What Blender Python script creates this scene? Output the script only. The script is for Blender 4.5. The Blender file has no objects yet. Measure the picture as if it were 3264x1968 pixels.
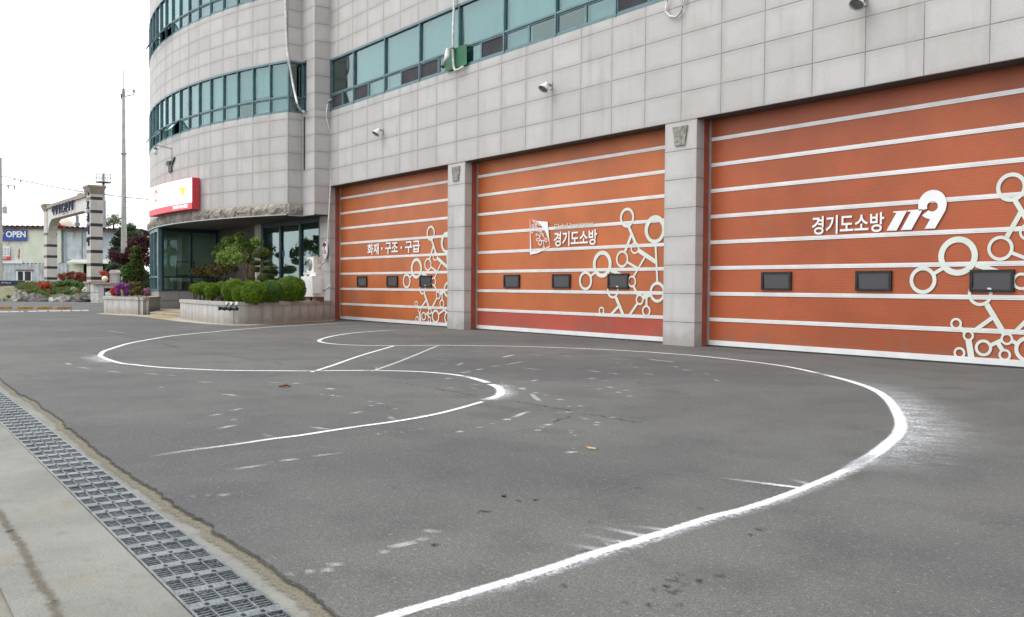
import bpy, math, random
import numpy as np
from mathutils import Vector, noise as mnoise
random.seed(7); rng = np.random.default_rng(7)
S = bpy.context.scene; COL = S.collection

# ---------------------------------------------------------------- camera, sky, sun, exposure
CAM = np.array([27.1182, -14.3041, 1.2031]); FPX = 2835.8; PW, PH = 3264.0, 1968.0
YAW, PITCH, ROLL = -0.907096, -0.0239461, 0.00754319
def _axes():
    f = np.array([math.sin(YAW)*math.cos(PITCH), math.cos(YAW)*math.cos(PITCH), math.sin(PITCH)])
    r = np.array([math.cos(YAW), -math.sin(YAW), 0.0]); u = np.cross(r, f)
    return r*math.cos(ROLL)+u*math.sin(ROLL), -r*math.sin(ROLL)+u*math.cos(ROLL), f
AR, AU, AF = _axes()
cd = bpy.data.cameras.new("camera"); cam = bpy.data.objects.new("camera", cd); COL.objects.link(cam)
cd.sensor_width = 36; cd.lens = 36*FPX/PW; cd.clip_start = 0.05; cd.clip_end = 2000
from mathutils import Matrix
cam.matrix_world = Matrix([[AR[0], AU[0], -AF[0], CAM[0]], [AR[1], AU[1], -AF[1], CAM[1]], [AR[2], AU[2], -AF[2], CAM[2]], [0, 0, 0, 1]])
S.camera = cam
SUN_EL, SUN_AZ = math.radians(52), math.radians(212)     # azimuth clockwise from +y
w = bpy.data.worlds.new("World"); S.world = w; w.use_nodes = True
wn = w.node_tree; wn.nodes.clear()
sky = wn.nodes.new('ShaderNodeTexSky'); sky.sky_type = 'NISHITA'; sky.sun_disc = False
sky.sun_elevation = SUN_EL; sky.sun_rotation = SUN_AZ; sky.air_density = 1.0; sky.dust_density = 3.0; sky.ozone_density = 1.0
hs = wn.nodes.new('ShaderNodeHueSaturation'); hs.inputs['Saturation'].default_value = 0.16
bg = wn.nodes.new('ShaderNodeBackground'); bg.inputs['Strength'].default_value = 0.12
wo = wn.nodes.new('ShaderNodeOutputWorld')
ov = wn.nodes.new('ShaderNodeMix'); ov.data_type = 'RGBA'; ov.inputs[0].default_value = 0.80; ov.inputs[7].default_value = (9.2, 9.35, 9.6, 1)   # even cloud cover
wn.links.new(sky.outputs[0], hs.inputs['Color']); wn.links.new(hs.outputs[0], ov.inputs[6]); wn.links.new(ov.outputs[2], bg.inputs[0]); wn.links.new(bg.outputs[0], wo.inputs[0])
sl = bpy.data.lights.new("sun", 'SUN'); sl.energy = 1.0; sl.angle = math.radians(35); sl.color = (1.0, 0.97, 0.93)
so = bpy.data.objects.new("sun", sl); COL.objects.link(so)
sd = Vector((math.sin(SUN_AZ)*math.cos(SUN_EL), math.cos(SUN_AZ)*math.cos(SUN_EL), math.sin(SUN_EL)))
so.rotation_euler = sd.to_track_quat('Z', 'Y').to_euler(); so.location = (0, -30, 40)
S.view_settings.view_transform = 'Standard'; S.view_settings.look = 'None'; S.view_settings.gamma = 1; S.view_settings.exposure = 0.72
S.cycles.max_bounces = 8; S.cycles.transparent_max_bounces = 16; S.cycles.diffuse_bounces = 4; S.cycles.glossy_bounces = 4
S.cycles.caustics_reflective = False; S.cycles.caustics_refractive = False

# pixel of the photograph -> point on a real plane
def ray(px, py): return AF + (px-PW/2)/FPX*AR - (py-PH/2)/FPX*AU
def onz(px, py, z=0.0):
    d = ray(px, py); t = (z-CAM[2])/d[2]; return CAM+t*d
def ony(px, py, y):
    d = ray(px, py); t = (y-CAM[1])/d[1]; return CAM+t*d
def dep(px, py, D): return CAM + D*ray(px, py)
def ppm(p): return FPX/float(np.dot(np.asarray(p)-CAM, AF))     # photo pixels per metre there
def Zc(x0, y0, s): return lambda a, b: (x0+a/s, y0+b/s)

# ---------------------------------------------------------------- materials
def new_mat(name):
    m = bpy.data.materials.new(name); m.use_nodes = True; m.node_tree.nodes.clear(); return m, m.node_tree
class N:
    def __init__(s, t): s.t = t
    def n(s, typ, **kw):
        nd = s.t.nodes.new(typ)
        for k, v in kw.items(): setattr(nd, k, v)
        return nd
    def l(s, a, b): s.t.links.new(a, b)
    def val(s, x, sock):
        if hasattr(x, 'is_output') or hasattr(x, 'links'): s.l(x, sock)
        else: sock.default_value = x
    def math(s, op, a, b=0.0, c=None, clamp=False):
        nd = s.n('ShaderNodeMath', operation=op, use_clamp=clamp); s.val(a, nd.inputs[0]); s.val(b, nd.inputs[1])
        if c is not None: s.val(c, nd.inputs[2])
        return nd.outputs[0]
    def mix(s, f, a, b, blend='MIX'):
        nd = s.n('ShaderNodeMix', data_type='RGBA', blend_type=blend); s.val(f, nd.inputs[0])
        for v, i in ((a, 6), (b, 7)):
            if isinstance(v, tuple): nd.inputs[i].default_value = (*v[:3], 1)
            else: s.l(v, nd.inputs[i])
        return nd.outputs[2]
    def mr(s, x, a, b, c=0.0, d=1.0, smooth=True):
        nd = s.n('ShaderNodeMapRange', interpolation_type='SMOOTHSTEP' if smooth else 'LINEAR')
        s.val(x, nd.inputs[0])
        for i, v in enumerate((a, b, c, d)): s.val(v, nd.inputs[i+1])
        return nd.outputs[0]
    def noise(s, vec, scale, detail=3.0, rough=0.55, sc=None):
        if sc is not None:
            mp = s.n('ShaderNodeMapping'); mp.inputs['Scale'].default_value = sc; s.l(vec, mp.inputs[0]); vec = mp.outputs[0]
        nd = s.n('ShaderNodeTexNoise'); nd.inputs['Scale'].default_value = scale; nd.inputs['Detail'].default_value = detail
        nd.inputs['Roughness'].default_value = rough; s.l(vec, nd.inputs['Vector']); return nd.outputs['Fac']
    def pos(s): return s.n('ShaderNodeNewGeometry').outputs['Position']
    def obj(s): return s.n('ShaderNodeTexCoord').outputs['Object']
    def bump(s, h, strength, dist=0.02):
        nd = s.n('ShaderNodeBump'); nd.inputs['Strength'].default_value = strength; nd.inputs['Distance'].default_value = dist
        s.l(h, nd.inputs['Height']); return nd.outputs[0]
    def out(s, sh):
        o = s.n('ShaderNodeOutputMaterial'); s.l(sh, o.inputs[0])
    def bsdf(s, col, rough=0.6, metal=0.0, normal=None, spec=None):
        b = s.n('ShaderNodeBsdfPrincipled')
        if isinstance(col, tuple): b.inputs['Base Color'].default_value = (*col[:3], 1)
        else: s.l(col, b.inputs['Base Color'])
        s.val(rough, b.inputs['Roughness']); b.inputs['Metallic'].default_value = metal
        if normal is not None: s.l(normal, b.inputs['Normal'])
        if spec is not None: b.inputs['Specular IOR Level'].default_value = spec
        return b
def plain(name, col, rough=0.6, metal=0.0, ns=6.0, amt=0.18, fine=0.0, bump=0.0, bs=60.0, streak=0.0, rust=0.0):
    m, t = new_mat(name); k = N(t); v = k.obj()
    f = k.noise(v, ns, 4)
    c = k.mix(k.mr(f, .3, .7), tuple(x*(1-amt) for x in col), tuple(min(1, x*(1+amt)) for x in col))
    if fine: c = k.mix(k.mr(k.noise(v, 140, 2), .35, .65, 0, fine), c, tuple(x*.45 for x in col))
    if streak: c = k.mix(k.mr(k.noise(v, 5, 4, .6, (1, 1, .08)), .5, .75, 0, streak), c, tuple(x*.4 for x in col))
    if rust: c = k.mix(k.mr(k.noise(v, 1.3, 5, .6, (1.6, 1.6, .35)), .58, .66, 0, rust), c, (.22, .09, .03))
    b = k.bsdf(c, rough, metal, k.bump(k.noise(v, bs, 3), bump) if bump else None)
    k.out(b.outputs[0]); return m
def granite(name, w, h, base=(.465, .458, .452), joint=(.15, .125, .105), jw=.009, stain=.42, tint=(.40, .37, .345), speck=.5, dirt=0.0):
    m, t = new_mat(name); k = N(t); P = k.pos()
    uv = k.n('ShaderNodeUVMap').outputs[0]; sp = k.n('ShaderNodeSeparateXYZ'); k.l(uv, sp.inputs[0])
    def dist(c, L):
        fr = k.math('FRACT', c); return k.math('MULTIPLY', k.math('MINIMUM', fr, k.math('SUBTRACT', 1.0, fr)), L)
    wob = k.math('MULTIPLY', k.math('SUBTRACT', k.noise(P, 9, 2), .5), .006)
    du, dv = dist(sp.outputs[0], w), dist(sp.outputs[1], h)
    d = k.math('ADD', k.math('MINIMUM', du, dv), wob)
    j = k.mr(d, jw*.45, jw*1.35, 1, 0)
    cell = k.n('ShaderNodeCombineXYZ'); k.l(k.math('FLOOR', sp.outputs[0]), cell.inputs[0]); k.l(k.math('FLOOR', sp.outputs[1]), cell.inputs[1])
    wnz = k.n('ShaderNodeTexWhiteNoise'); k.l(cell.outputs[0], wnz.inputs['Vector'])
    c = k.mix(wnz.outputs['Value'], tuple(x*.90 for x in base), tuple(min(1, x*1.07) for x in base))
    c = k.mix(k.mr(k.noise(P, 1.1, 4), .42, .7, 0, .55), c, tint)
    c = k.mix(k.mr(k.noise(P, 2.2, 5, .65, (1.0, 1.0, .10)), .50, .74, 0, stain), c, tuple(x*.52 for x in tint))
    c = k.mix(k.mr(k.noise(P, 45, 2, .8), .42, .62, 0, speck*.5), c, tuple(x*.55 for x in base))
    c = k.mix(k.mr(k.noise(P, 70, 1, .8), .58, .68, 0, speck*.55), c, (.72, .71, .70))
    c = k.mix(k.mr(d, .0, .16, .20, 0), c, tuple(x*.50 for x in tint))
    if dirt:
        sz = k.n('ShaderNodeSeparateXYZ'); k.l(P, sz.inputs[0])
        hh = k.math('ADD', sz.outputs[2], k.math('MULTIPLY', k.math('SUBTRACT', k.noise(P, 3, 4), .5), .6))
        c = k.mix(k.mr(hh, .02, .45, dirt, 0), c, (.17, .14, .10))
    c = k.mix(k.math('MULTIPLY', j, k.mr(k.noise(P, 2.0, 3), .3, .7, .55, 1.0)), c, joint)
    hgt = k.math('ADD', k.math('SUBTRACT', 1.0, j), k.math('MULTIPLY', k.noise(P, 60, 2), .12))
    k.out(k.bsdf(c, .55, 0, k.bump(hgt, .5, .01)).outputs[0]); return m
M = {}
M['granite'] = granite("granite_cladding", 1.0375, .6)
M['granite_tower'] = granite("granite_curved_cladding", .92, .6, stain=.35)
M['granite_pillar'] = granite("granite_pillar", .86, .6, base=(.48, .475, .465), stain=.5, dirt=.45)
M['granite_base'] = granite("granite_plinth", .95, .47, base=(.30, .29, .285), stain=.4, dirt=.3)
M['granite_planter'] = granite("granite_planter", .46, 2.0, base=(.50, .49, .47), stain=.5, dirt=.6)
M['granite_coping'] = granite("granite_coping", 1.3, 2.0, base=(.42, .40, .36), stain=.5)
M['plaque'] = plain("rough_plaque_stone", (.27, .26, .23), .8, 0, 12, .4, .5, .8, 50)
M['teal'] = plain("teal_frame_metal", (.105, .185, .205), .38, .3, 3, .15)
M['teal_dark'] = plain("dark_teal_frame", (.02, .05, .06), .35, .3, 3, .2)
M['dark'] = plain("dark_room", (.018, .018, .02), .9)
M['screen'] = plain("insect_screen", (.028, .028, .036), .8, 0, 2, .3)
def blind_m():
    m, t = new_mat("roller_blind"); k = N(t); v = k.obj(); oi = k.n('ShaderNodeObjectInfo')
    c = k.mix(oi.outputs['Random'], (.34, .37, .36), (.60, .63, .61)); c = k.mix(k.mr(k.noise(v, 2.2, 4, .6, (1.5, 1.5, .35)), .4, .7, 0, .5), c, (.30, .33, .32))
    k.out(k.bsdf(c, .85).outputs[0]); return m
M['blind'] = blind_m()
M['room'] = plain("room_wall", (.70, .70, .62), .8, 0, .7, .1)
M['wood'] = plain("brown_panel", (.13, .075, .045), .5, 0, 4, .3)
M['brown_wall'] = plain("brown_metal_panel", (.085, .075, .07), .5, 0, 2, .25)
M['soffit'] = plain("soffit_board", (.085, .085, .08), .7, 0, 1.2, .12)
M['steel_white'] = plain("white_panel_strip", (.68, .69, .69), .4, .1, 2, .08)
M['alu'] = plain("grey_aluminium", (.42, .42, .42), .4, .5, 4, .12)
M['rubber'] = plain("black_rubber", (.025, .03, .028), .7)
M['decal'] = plain("pale_green_vinyl", (.60, .65, .60), .5, 0, 3, .05)
M['vinyl'] = plain("white_vinyl", (.76, .77, .78), .5, 0, 3, .04)
M['red_sign'] = plain("red_sign_paint", (.50, .035, .05), .4, 0, 3, .08)
M['bronze'] = plain("dark_bronze", (.06, .06, .062), .5, .5, 20, .5, 0, .6, 40)
M['white_paint'] = plain("white_painted_steel", (.70, .70, .69), .4, 0, 5, .07, streak=.08)
M['cream_paint'] = plain("cream_painted_steel", (.55, .52, .46), .45, 0, 5, .1, streak=.15)
M['hose'] = plain("white_pvc_hose", (.60, .60, .58), .5, 0, 8, .25)
M['lampglass'] = plain("lamp_glass", (.22, .24, .23), .12, 0, 8, .3)
M['galv'] = plain("weathered_zinc", (.36, .37, .37), .45, .5, 7, .2)
M['green_board'] = plain("green_board", (.012, .12, .05), .5, 0, 3, .2)
M['blue'] = plain("blue_vinyl", (.04, .10, .40), .5, 0, 3, .1)
M['navy'] = plain("navy_blue", (.012, .022, .065), .6, 0, 5, .25)
M['soil'] = plain("planter_soil", (.05, .038, .026), .95, 0, 9, .4, .3, .9, 30)
M['bark'] = plain("bark", (.075, .055, .04), .9, 0, 14, .35, 0, .8, 25)
M['rock'] = plain("boulder", (.25, .235, .22), .85, 0, 3, .45, .4, 1.0, 9, streak=.2)
M['rock_pale'] = plain("pale_boulder", (.46, .47, .44), .85, 0, 4, .35, .3, .9, 9)
M['rock_dark'] = plain("dark_boulder", (.12, .115, .11), .85, 0, 3, .45, .3, 1.0, 9)
M['yellow'] = plain("worn_yellow_paint", (.42, .23, .03), .7, 0, 5, .35, .3)
M['concrete_pole'] = plain("pole_concrete", (.40, .40, .37), .8, 0, 2, .15, .2)
M['pole_grey'] = plain("grey_pole", (.22, .23, .24), .6, .3, 2, .15)
M['arch_stone'] = plain("arch_granite", (.52, .495, .465), .6, 0, 2, .08, .3)
M['arch_pale'] = plain("arch_pale_granite", (.58, .57, .55), .6, 0, 2, .08, .2)
M['arch_brown'] = plain("arch_cornice_stone", (.30, .25, .21), .7, 0, 2, .12, .2)
M['black_stone'] = plain("black_stone_band", (.03, .028, .028), .4, 0, 5, .3)
M['rusty'] = plain("rusty_white_sheet", (.62, .62, .58), .6, 0, 2, .1, rust=.95)
M['blue_sheet'] = plain("blue_grey_sheet", (.44, .49, .53), .55, .1, 1.2, .15, streak=.3, rust=.45)
M['cream_sheet'] = plain("pale_green_panel", (.60, .63, .54), .6, 0, .8, .08)
M['grey_sheet'] = plain("grey_steel_sheet", (.38, .43, .48), .55, .1, 1, .12, rust=.6)
M['roof_sheet'] = plain("rusty_roof_sheet", (.08, .045, .04), .8, 0, 3, .4)
M['tank'] = plain("tank_cream", (.55, .50, .40), .6, 0, 1, .08)
M['fire_red'] = plain("red_paint", (.55, .03, .03), .5, 0, 2, .1)
M['fire_orange'] = plain("orange_paint", (.75, .22, .06), .5, 0, 2, .1)
M['banner'] = plain("blue_banner_cloth", (.045, .085, .33), .75, 0, 2, .12)
M['bright_yellow'] = plain("yellow_print", (.75, .62, .06), .6)
M['white_tile'] = plain("white_stone_block", (.66, .68, .64), .5, 0, 6, .12, .2)
M['black_metal'] = plain("black_iron", (.02, .021, .022), .5, .4, 10, .3)
M['wire'] = plain("black_wire", (.10, .10, .11), .6)
M['brick'] = plain("red_brown_brick", (.20, .10, .07), .85, 0, 9, .3, .3)
M['twig'] = plain("dry_leaf_brown", (.17, .06, .025), .9)
M['stake'] = plain("bare_wood_stake", (.42, .28, .13), .8)
def emit(name, col, e):
    m, t = new_mat(name); k = N(t); b = k.bsdf(col, .5); b.inputs['Emission Color'].default_value = (*col, 1); b.inputs['Emission Strength'].default_value = e
    k.out(b.outputs[0]); return m
M['glow_white'] = emit("white_panel_added_glow", (.86, .86, .84), .75)  # sign colours: sky-lit faces, emission added so they render overexposed
M['glow_yellow'] = emit("yellow_added_glow", (.80, .72, .0), .55)
M['glow_red'] = emit("red_added_glow", (.62, .07, .09), .32)
M['glow_pink'] = emit("pale_red_added_glow", (.62, .22, .17), .10)
M['globe'] = plain("globe_lamp_glass", (.78, .72, .50), .3, 0, 2, .03)
def orange(name, col):
    m, t = new_mat(name); k = N(t); P = k.pos(); sz = k.n('ShaderNodeSeparateXYZ'); k.l(P, sz.inputs[0])
    wv = k.math('SINE', k.math('MULTIPLY', sz.outputs[2], 2*math.pi/.036))
    c = k.mix(k.mr(k.noise(P, .55, 3), .35, .65), tuple(x*.86 for x in col), tuple(x*1.12 for x in col))
    c = k.mix(k.mr(k.noise(P, 30, 2, .5, (.25, 1, 2.5)), .45, .7, 0, .22), c, tuple(x*.6 for x in col))
    c = k.mix(k.mr(wv, .2, 1, 0, .03), c, tuple(x*.45 for x in col))
    c = k.mix(k.mr(k.noise(P, 1.4, 5, .6, (1.6, 1, .16)), .56, .8, 0, .30), c, (.22, .13, .09))
    c = k.mix(k.math('MULTIPLY', k.mr(sz.outputs[2], .08, .55, .45, 0), k.mr(k.noise(P, 4, 5, .7, (1, 1, .3)), .4, .65)), c, (.16, .12, .09))
    k.out(k.bsdf(c, .42, .12, k.bump(wv, .12, .004)).outputs[0]); return m
M['orange'] = orange("orange_door_steel", (.455, .121, .032))
M['orange_shaded'] = orange("shaded_orange_door_steel", (.35, .081, .027))  # same door orange, darkened to paint in dimmer light and vignetting
M['red_panel'] = orange("red_door_panel", (.42, .072, .042))
M['orange_jamb'] = plain("orange_jamb_paint", (.30, .070, .038), .5, .1, 3, .12)
def glass(name, tint, rough=.03, f0=.10):
    m, t = new_mat(name); k = N(t)
    tr = k.n('ShaderNodeBsdfTransparent'); tr.inputs[0].default_value = (*tint, 1)
    gl = k.n('ShaderNodeBsdfGlossy'); gl.inputs['Color'].default_value = (.80, .93, .95, 1); gl.inputs['Roughness'].default_value = rough
    lw = k.n('ShaderNodeLayerWeight'); lw.inputs['Blend'].default_value = .5
    f = k.math('ADD', f0, k.math('MULTIPLY', k.math('POWER', lw.outputs['Facing'], 4.0), .75), clamp=True)
    mx = k.n('ShaderNodeMixShader'); k.l(f, mx.inputs[0]); k.l(tr.outputs[0], mx.inputs[1]); k.l(gl.outputs[0], mx.inputs[2]); k.out(mx.outputs[0]); return m
M['glass'] = glass("teal_tinted_glass", (.60, .77, .77), .03, .12)
M['glass_dark'] = glass("dark_teal_glass", (.74, .84, .80), .02, .10)
M['glass_door'] = glass("door_window_glass", (.25, .25, .26), .08, .12)

def asphalt():
    m, t = new_mat("asphalt"); k = N(t); P = k.pos()
    big = k.noise(P, .20, 5, .6); mid = k.noise(P, 1.3, 6, .68); fine = k.noise(P, 95, 2, .75); grit = k.noise(P, 38, 3, .85)
    c = k.mix(k.mr(big, .36, .64), (.088, .089, .089), (.140, .141, .130))
    c = k.mix(k.mr(mid, .44, .70, 0, .65), c, (.066, .065, .068))
    c = k.mix(k.mr(k.noise(P, .7, 5, .65, (1.3, .45, 1)), .50, .70, 0, .5), c, (.140, .136, .122))
    c = k.mix(k.mr(k.noise(P, 5, 6, .75), .52, .72, 0, .40), c, (.150, .148, .142))
    c = k.mix(k.mr(k.noise(P, 12, 5, .8), .56, .70, 0, .5), c, (.062, .061, .065))
    c = k.mix(k.mr(fine, .38, .60, .62, 0), c, (.040, .040, .042))
    c = k.mix(k.mr(grit, .56, .68, 0, .65), c, (.26, .25, .23))
    c = k.mix(k.mr(k.noise(P, 21, 3, .85), .64, .72, 0, .75), c, (.04, .04, .042))
    h = k.math('ADD', k.math('MULTIPLY', fine, .6), k.math('MULTIPLY', grit, .8))
    k.out(k.bsdf(c, .85, 0, k.bump(h, .8, .012)).outputs[0]); return m
M['asphalt'] = asphalt()
def concrete(name, a, b, soil=.35):
    m, t = new_mat(name); k = N(t); P = k.pos()
    c = k.mix(k.mr(k.noise(P, 1.1, 5, .6), .35, .68), a, b)
    c = k.mix(k.mr(k.noise(P, 7, 5, .7), .5, .75, 0, .45), c, tuple(x*.62 for x in a))
    c = k.mix(k.mr(k.noise(P, 2.3, 5, .65), .56, .70, 0, soil), c, (.24, .18, .105))
    c = k.mix(k.mr(k.noise(P, 120, 2, .7), .36, .6, .35, 0), c, tuple(x*.5 for x in a))
    c = k.mix(k.mr(k.noise(P, 55, 2, .8), .63, .70, 0, .7), c, (.10, .10, .095))
    k.out(k.bsdf(c, .9, 0, k.bump(k.noise(P, 60, 4, .7), .5, .01)).outputs[0]); return m
M['concrete'] = concrete("worn_concrete", (.185, .187, .165), (.25, .253, .227))
M['concrete_old'] = concrete("old_concrete", (.17, .16, .13), (.24, .23, .19), .7)
M['dirt'] = concrete("sandy_dirt", (.17, .15, .10), (.25, .225, .16), .5)
M['ground'] = concrete("far_ground", (.20, .19, .16), (.26, .24, .19), .5)
M['kerb'] = concrete("kerb_concrete", (.36, .33, .27), (.46, .43, .36), .5)
def grass_m():
    m, t = new_mat("grassy_soil"); k = N(t); P = k.pos()
    c = k.mix(k.mr(k.noise(P, .8, 5, .6), .40, .60), (.065, .085, .03), (.19, .175, .105))
    c = k.mix(k.mr(k.noise(P, 6, 4, .7), .5, .7, 0, .6), c, (.07, .11, .03))
    k.out(k.bsdf(c, .95, 0, k.bump(k.noise(P, 12, 4), .8, .05)).outputs[0]); return m
M['grass'] = grass_m()
def grate_m():
    m, t = new_mat("galvanised_grating"); k = N(t); P = k.pos()
    c = k.mix(k.mr(k.noise(P, 5, 4), .35, .65), (.145, .165, .174), (.235, .258, .268))
    c = k.mix(k.mr(k.noise(P, 60, 3, .8), .55, .7, 0, .5), c, (.15, .16, .16))
    k.out(k.bsdf(c, .42, .45, k.bump(k.noise(P, 75, 2, .6), 1.0, .012)).outputs[0]); return m
M['grate'] = grate_m()
def chalk(name, core, fuzz, amax=1.0, col=(.80, .81, .83), ragged=.5, rag=None):
    # uv.x metres along the stroke, uv.y metres off its centre line (edge fades, grains let the asphalt through)
    m, t = new_mat(name); k = N(t); P = k.pos(); uv = k.n('ShaderNodeUVMap').outputs[0]
    sp = k.n('ShaderNodeSeparateXYZ'); k.l(uv, sp.inputs[0]); d = k.math('ABSOLUTE', sp.outputs[1])
    nz = k.noise(P, 26, 4, .75); d2 = k.math('ADD', d, k.math('MULTIPLY', k.math('SUBTRACT', nz, .5), rag if rag else core*ragged*2))
    a = k.mr(d2, core, fuzz, amax, 0)
    g = k.math('MULTIPLY', k.mr(k.noise(P, 85, 2, .7), .34, .52, .35, 1.0), k.mr(k.noise(P, 2.2, 4, .7), .28, .5, .72, 1.0))
    a = k.math('MULTIPLY', a, g)
    at = k.n('ShaderNodeAttribute', attribute_name='fade'); a = k.math('MULTIPLY', a, at.outputs['Fac'])
    tr = k.n('ShaderNodeBsdfTransparent'); b = k.bsdf(col, .9)
    mx = k.n('ShaderNodeMixShader'); k.l(a, mx.inputs[0]); k.l(tr.outputs[0], mx.inputs[1]); k.l(b.outputs[0], mx.inputs[2]); k.out(mx.outputs[0]); return m
M['chalk'] = chalk("white_line_powder", .017, .040, rag=.030)
M['chalk_far'] = chalk('far_white_line_powder', .026, .054, rag=.030)
M['chalk_bend'] = chalk("white_line_powder_wide", .034, .066, rag=.045)
M['chalk_faint'] = chalk("faint_line_powder", .012, .040, .60, rag=.05)
M['crack'] = chalk("asphalt_crack", .005, .020, .5, (.025, .025, .026), 1.6)
def spray():
    m, t = new_mat("blown_line_powder"); k = N(t); P = k.pos(); uv = k.n('ShaderNodeUVMap').outputs[0]
    sp = k.n('ShaderNodeSeparateXYZ'); k.l(uv, sp.inputs[0])
    nz = k.noise(uv, 9, 5, .7, (1.6, .22, 1)); big = k.noise(P, 4.0, 4, .6)
    a = k.mr(k.math('ADD', sp.outputs[1], k.math('MULTIPLY', k.math('SUBTRACT', nz, .5), 1.1)), .0, 1.0, .85, 0)
    a = k.math('MULTIPLY', k.math('POWER', a, 1.7), k.mr(big, .3, .65, .5, 1.0)); at = k.n('ShaderNodeAttribute', attribute_name='fade')
    a = k.math('MULTIPLY', k.math('MULTIPLY', a, at.outputs['Fac']), k.mr(k.noise(P, 60, 2, .7), .38, .62, .15, 1.0))
    tr = k.n('ShaderNodeBsdfTransparent'); b = k.bsdf((.76, .78, .80), .9)
    mx = k.n('ShaderNodeMixShader'); k.l(a, mx.inputs[0]); k.l(tr.outputs[0], mx.inputs[1]); k.l(b.outputs[0], mx.inputs[2]); k.out(mx.outputs[0]); return m
M['spray'] = spray()
def leaf(name, a, b, c=None, trans=.25, ns=5.0):
    m, t = new_mat(name); k = N(t); g = k.n('ShaderNodeNewGeometry'); v = k.obj()
    r = k.math('ADD', k.math('MULTIPLY', g.outputs['Random Per Island'], .6), k.math('MULTIPLY', k.mr(k.noise(v, ns, 2), .35, .65), .4))
    col = k.mix(r, a, b)
    if c: col = k.mix(k.mr(k.noise(v, ns*.6, 3), .52, .64), col, c)
    p = k.bsdf(col, .55, 0, None, .35); tl = k.n('ShaderNodeBsdfTranslucent'); k.l(col, tl.inputs[0])
    mx = k.n('ShaderNodeMixShader'); mx.inputs[0].default_value = trans; k.l(p.outputs[0], mx.inputs[1]); k.l(tl.outputs[0], mx.inputs[2]); k.out(mx.outputs[0]); return m
M['leaf_box'] = leaf("fresh_boxwood_leaf", (.045, .110, .004), (.19, .30, .008))
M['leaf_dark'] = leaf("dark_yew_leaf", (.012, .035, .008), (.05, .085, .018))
M['leaf_topiary'] = leaf('olive_yew_leaf', (.045, .070, .011), (.13, .15, .028))
M['leaf_tree'] = leaf("light_maple_leaf", (.10, .18, .035), (.30, .40, .10), None, .45)
M['leaf_olive'] = leaf("olive_pine_leaf", (.06, .055, .015), (.16, .13, .04))
M['leaf_conifer'] = leaf("yellow_green_conifer", (.04, .065, .010), (.13, .16, .025))
M['leaf_green'] = leaf("mid_green_leaf", (.03, .09, .015), (.12, .24, .04))
M['leaf_maple'] = leaf("dark_red_maple_leaf", (.028, .010, .012), (.13, .04, .045), None, .2, 2)
M['leaf_pine'] = leaf("dark_pine_leaf", (.018, .030, .020), (.06, .075, .05), None, .2, 2)
M['leaf_pale'] = leaf("pale_far_leaf", (.14, .17, .12), (.28, .31, .22), None, .2, 2)
M['fl_red'] = leaf("red_azalea", (.45, .02, .02), (.75, .09, .06), (.10, .12, .03))
M['fl_purple'] = leaf("purple_azalea", (.35, .06, .38), (.62, .18, .62), (.12, .13, .04), .3, 9)
M['fl_pink'] = leaf("pink_azalea", (.55, .16, .32), (.72, .34, .52), (.14, .14, .05), .3, 9)
M['fl_rust'] = leaf("rust_red_shrub", (.16, .03, .02), (.36, .09, .05), (.09, .10, .03), .3, 3)
M['fl_brown'] = leaf("brown_green_shrub", (.12, .07, .02), (.22, .20, .05), None, .3, 6)

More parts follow.
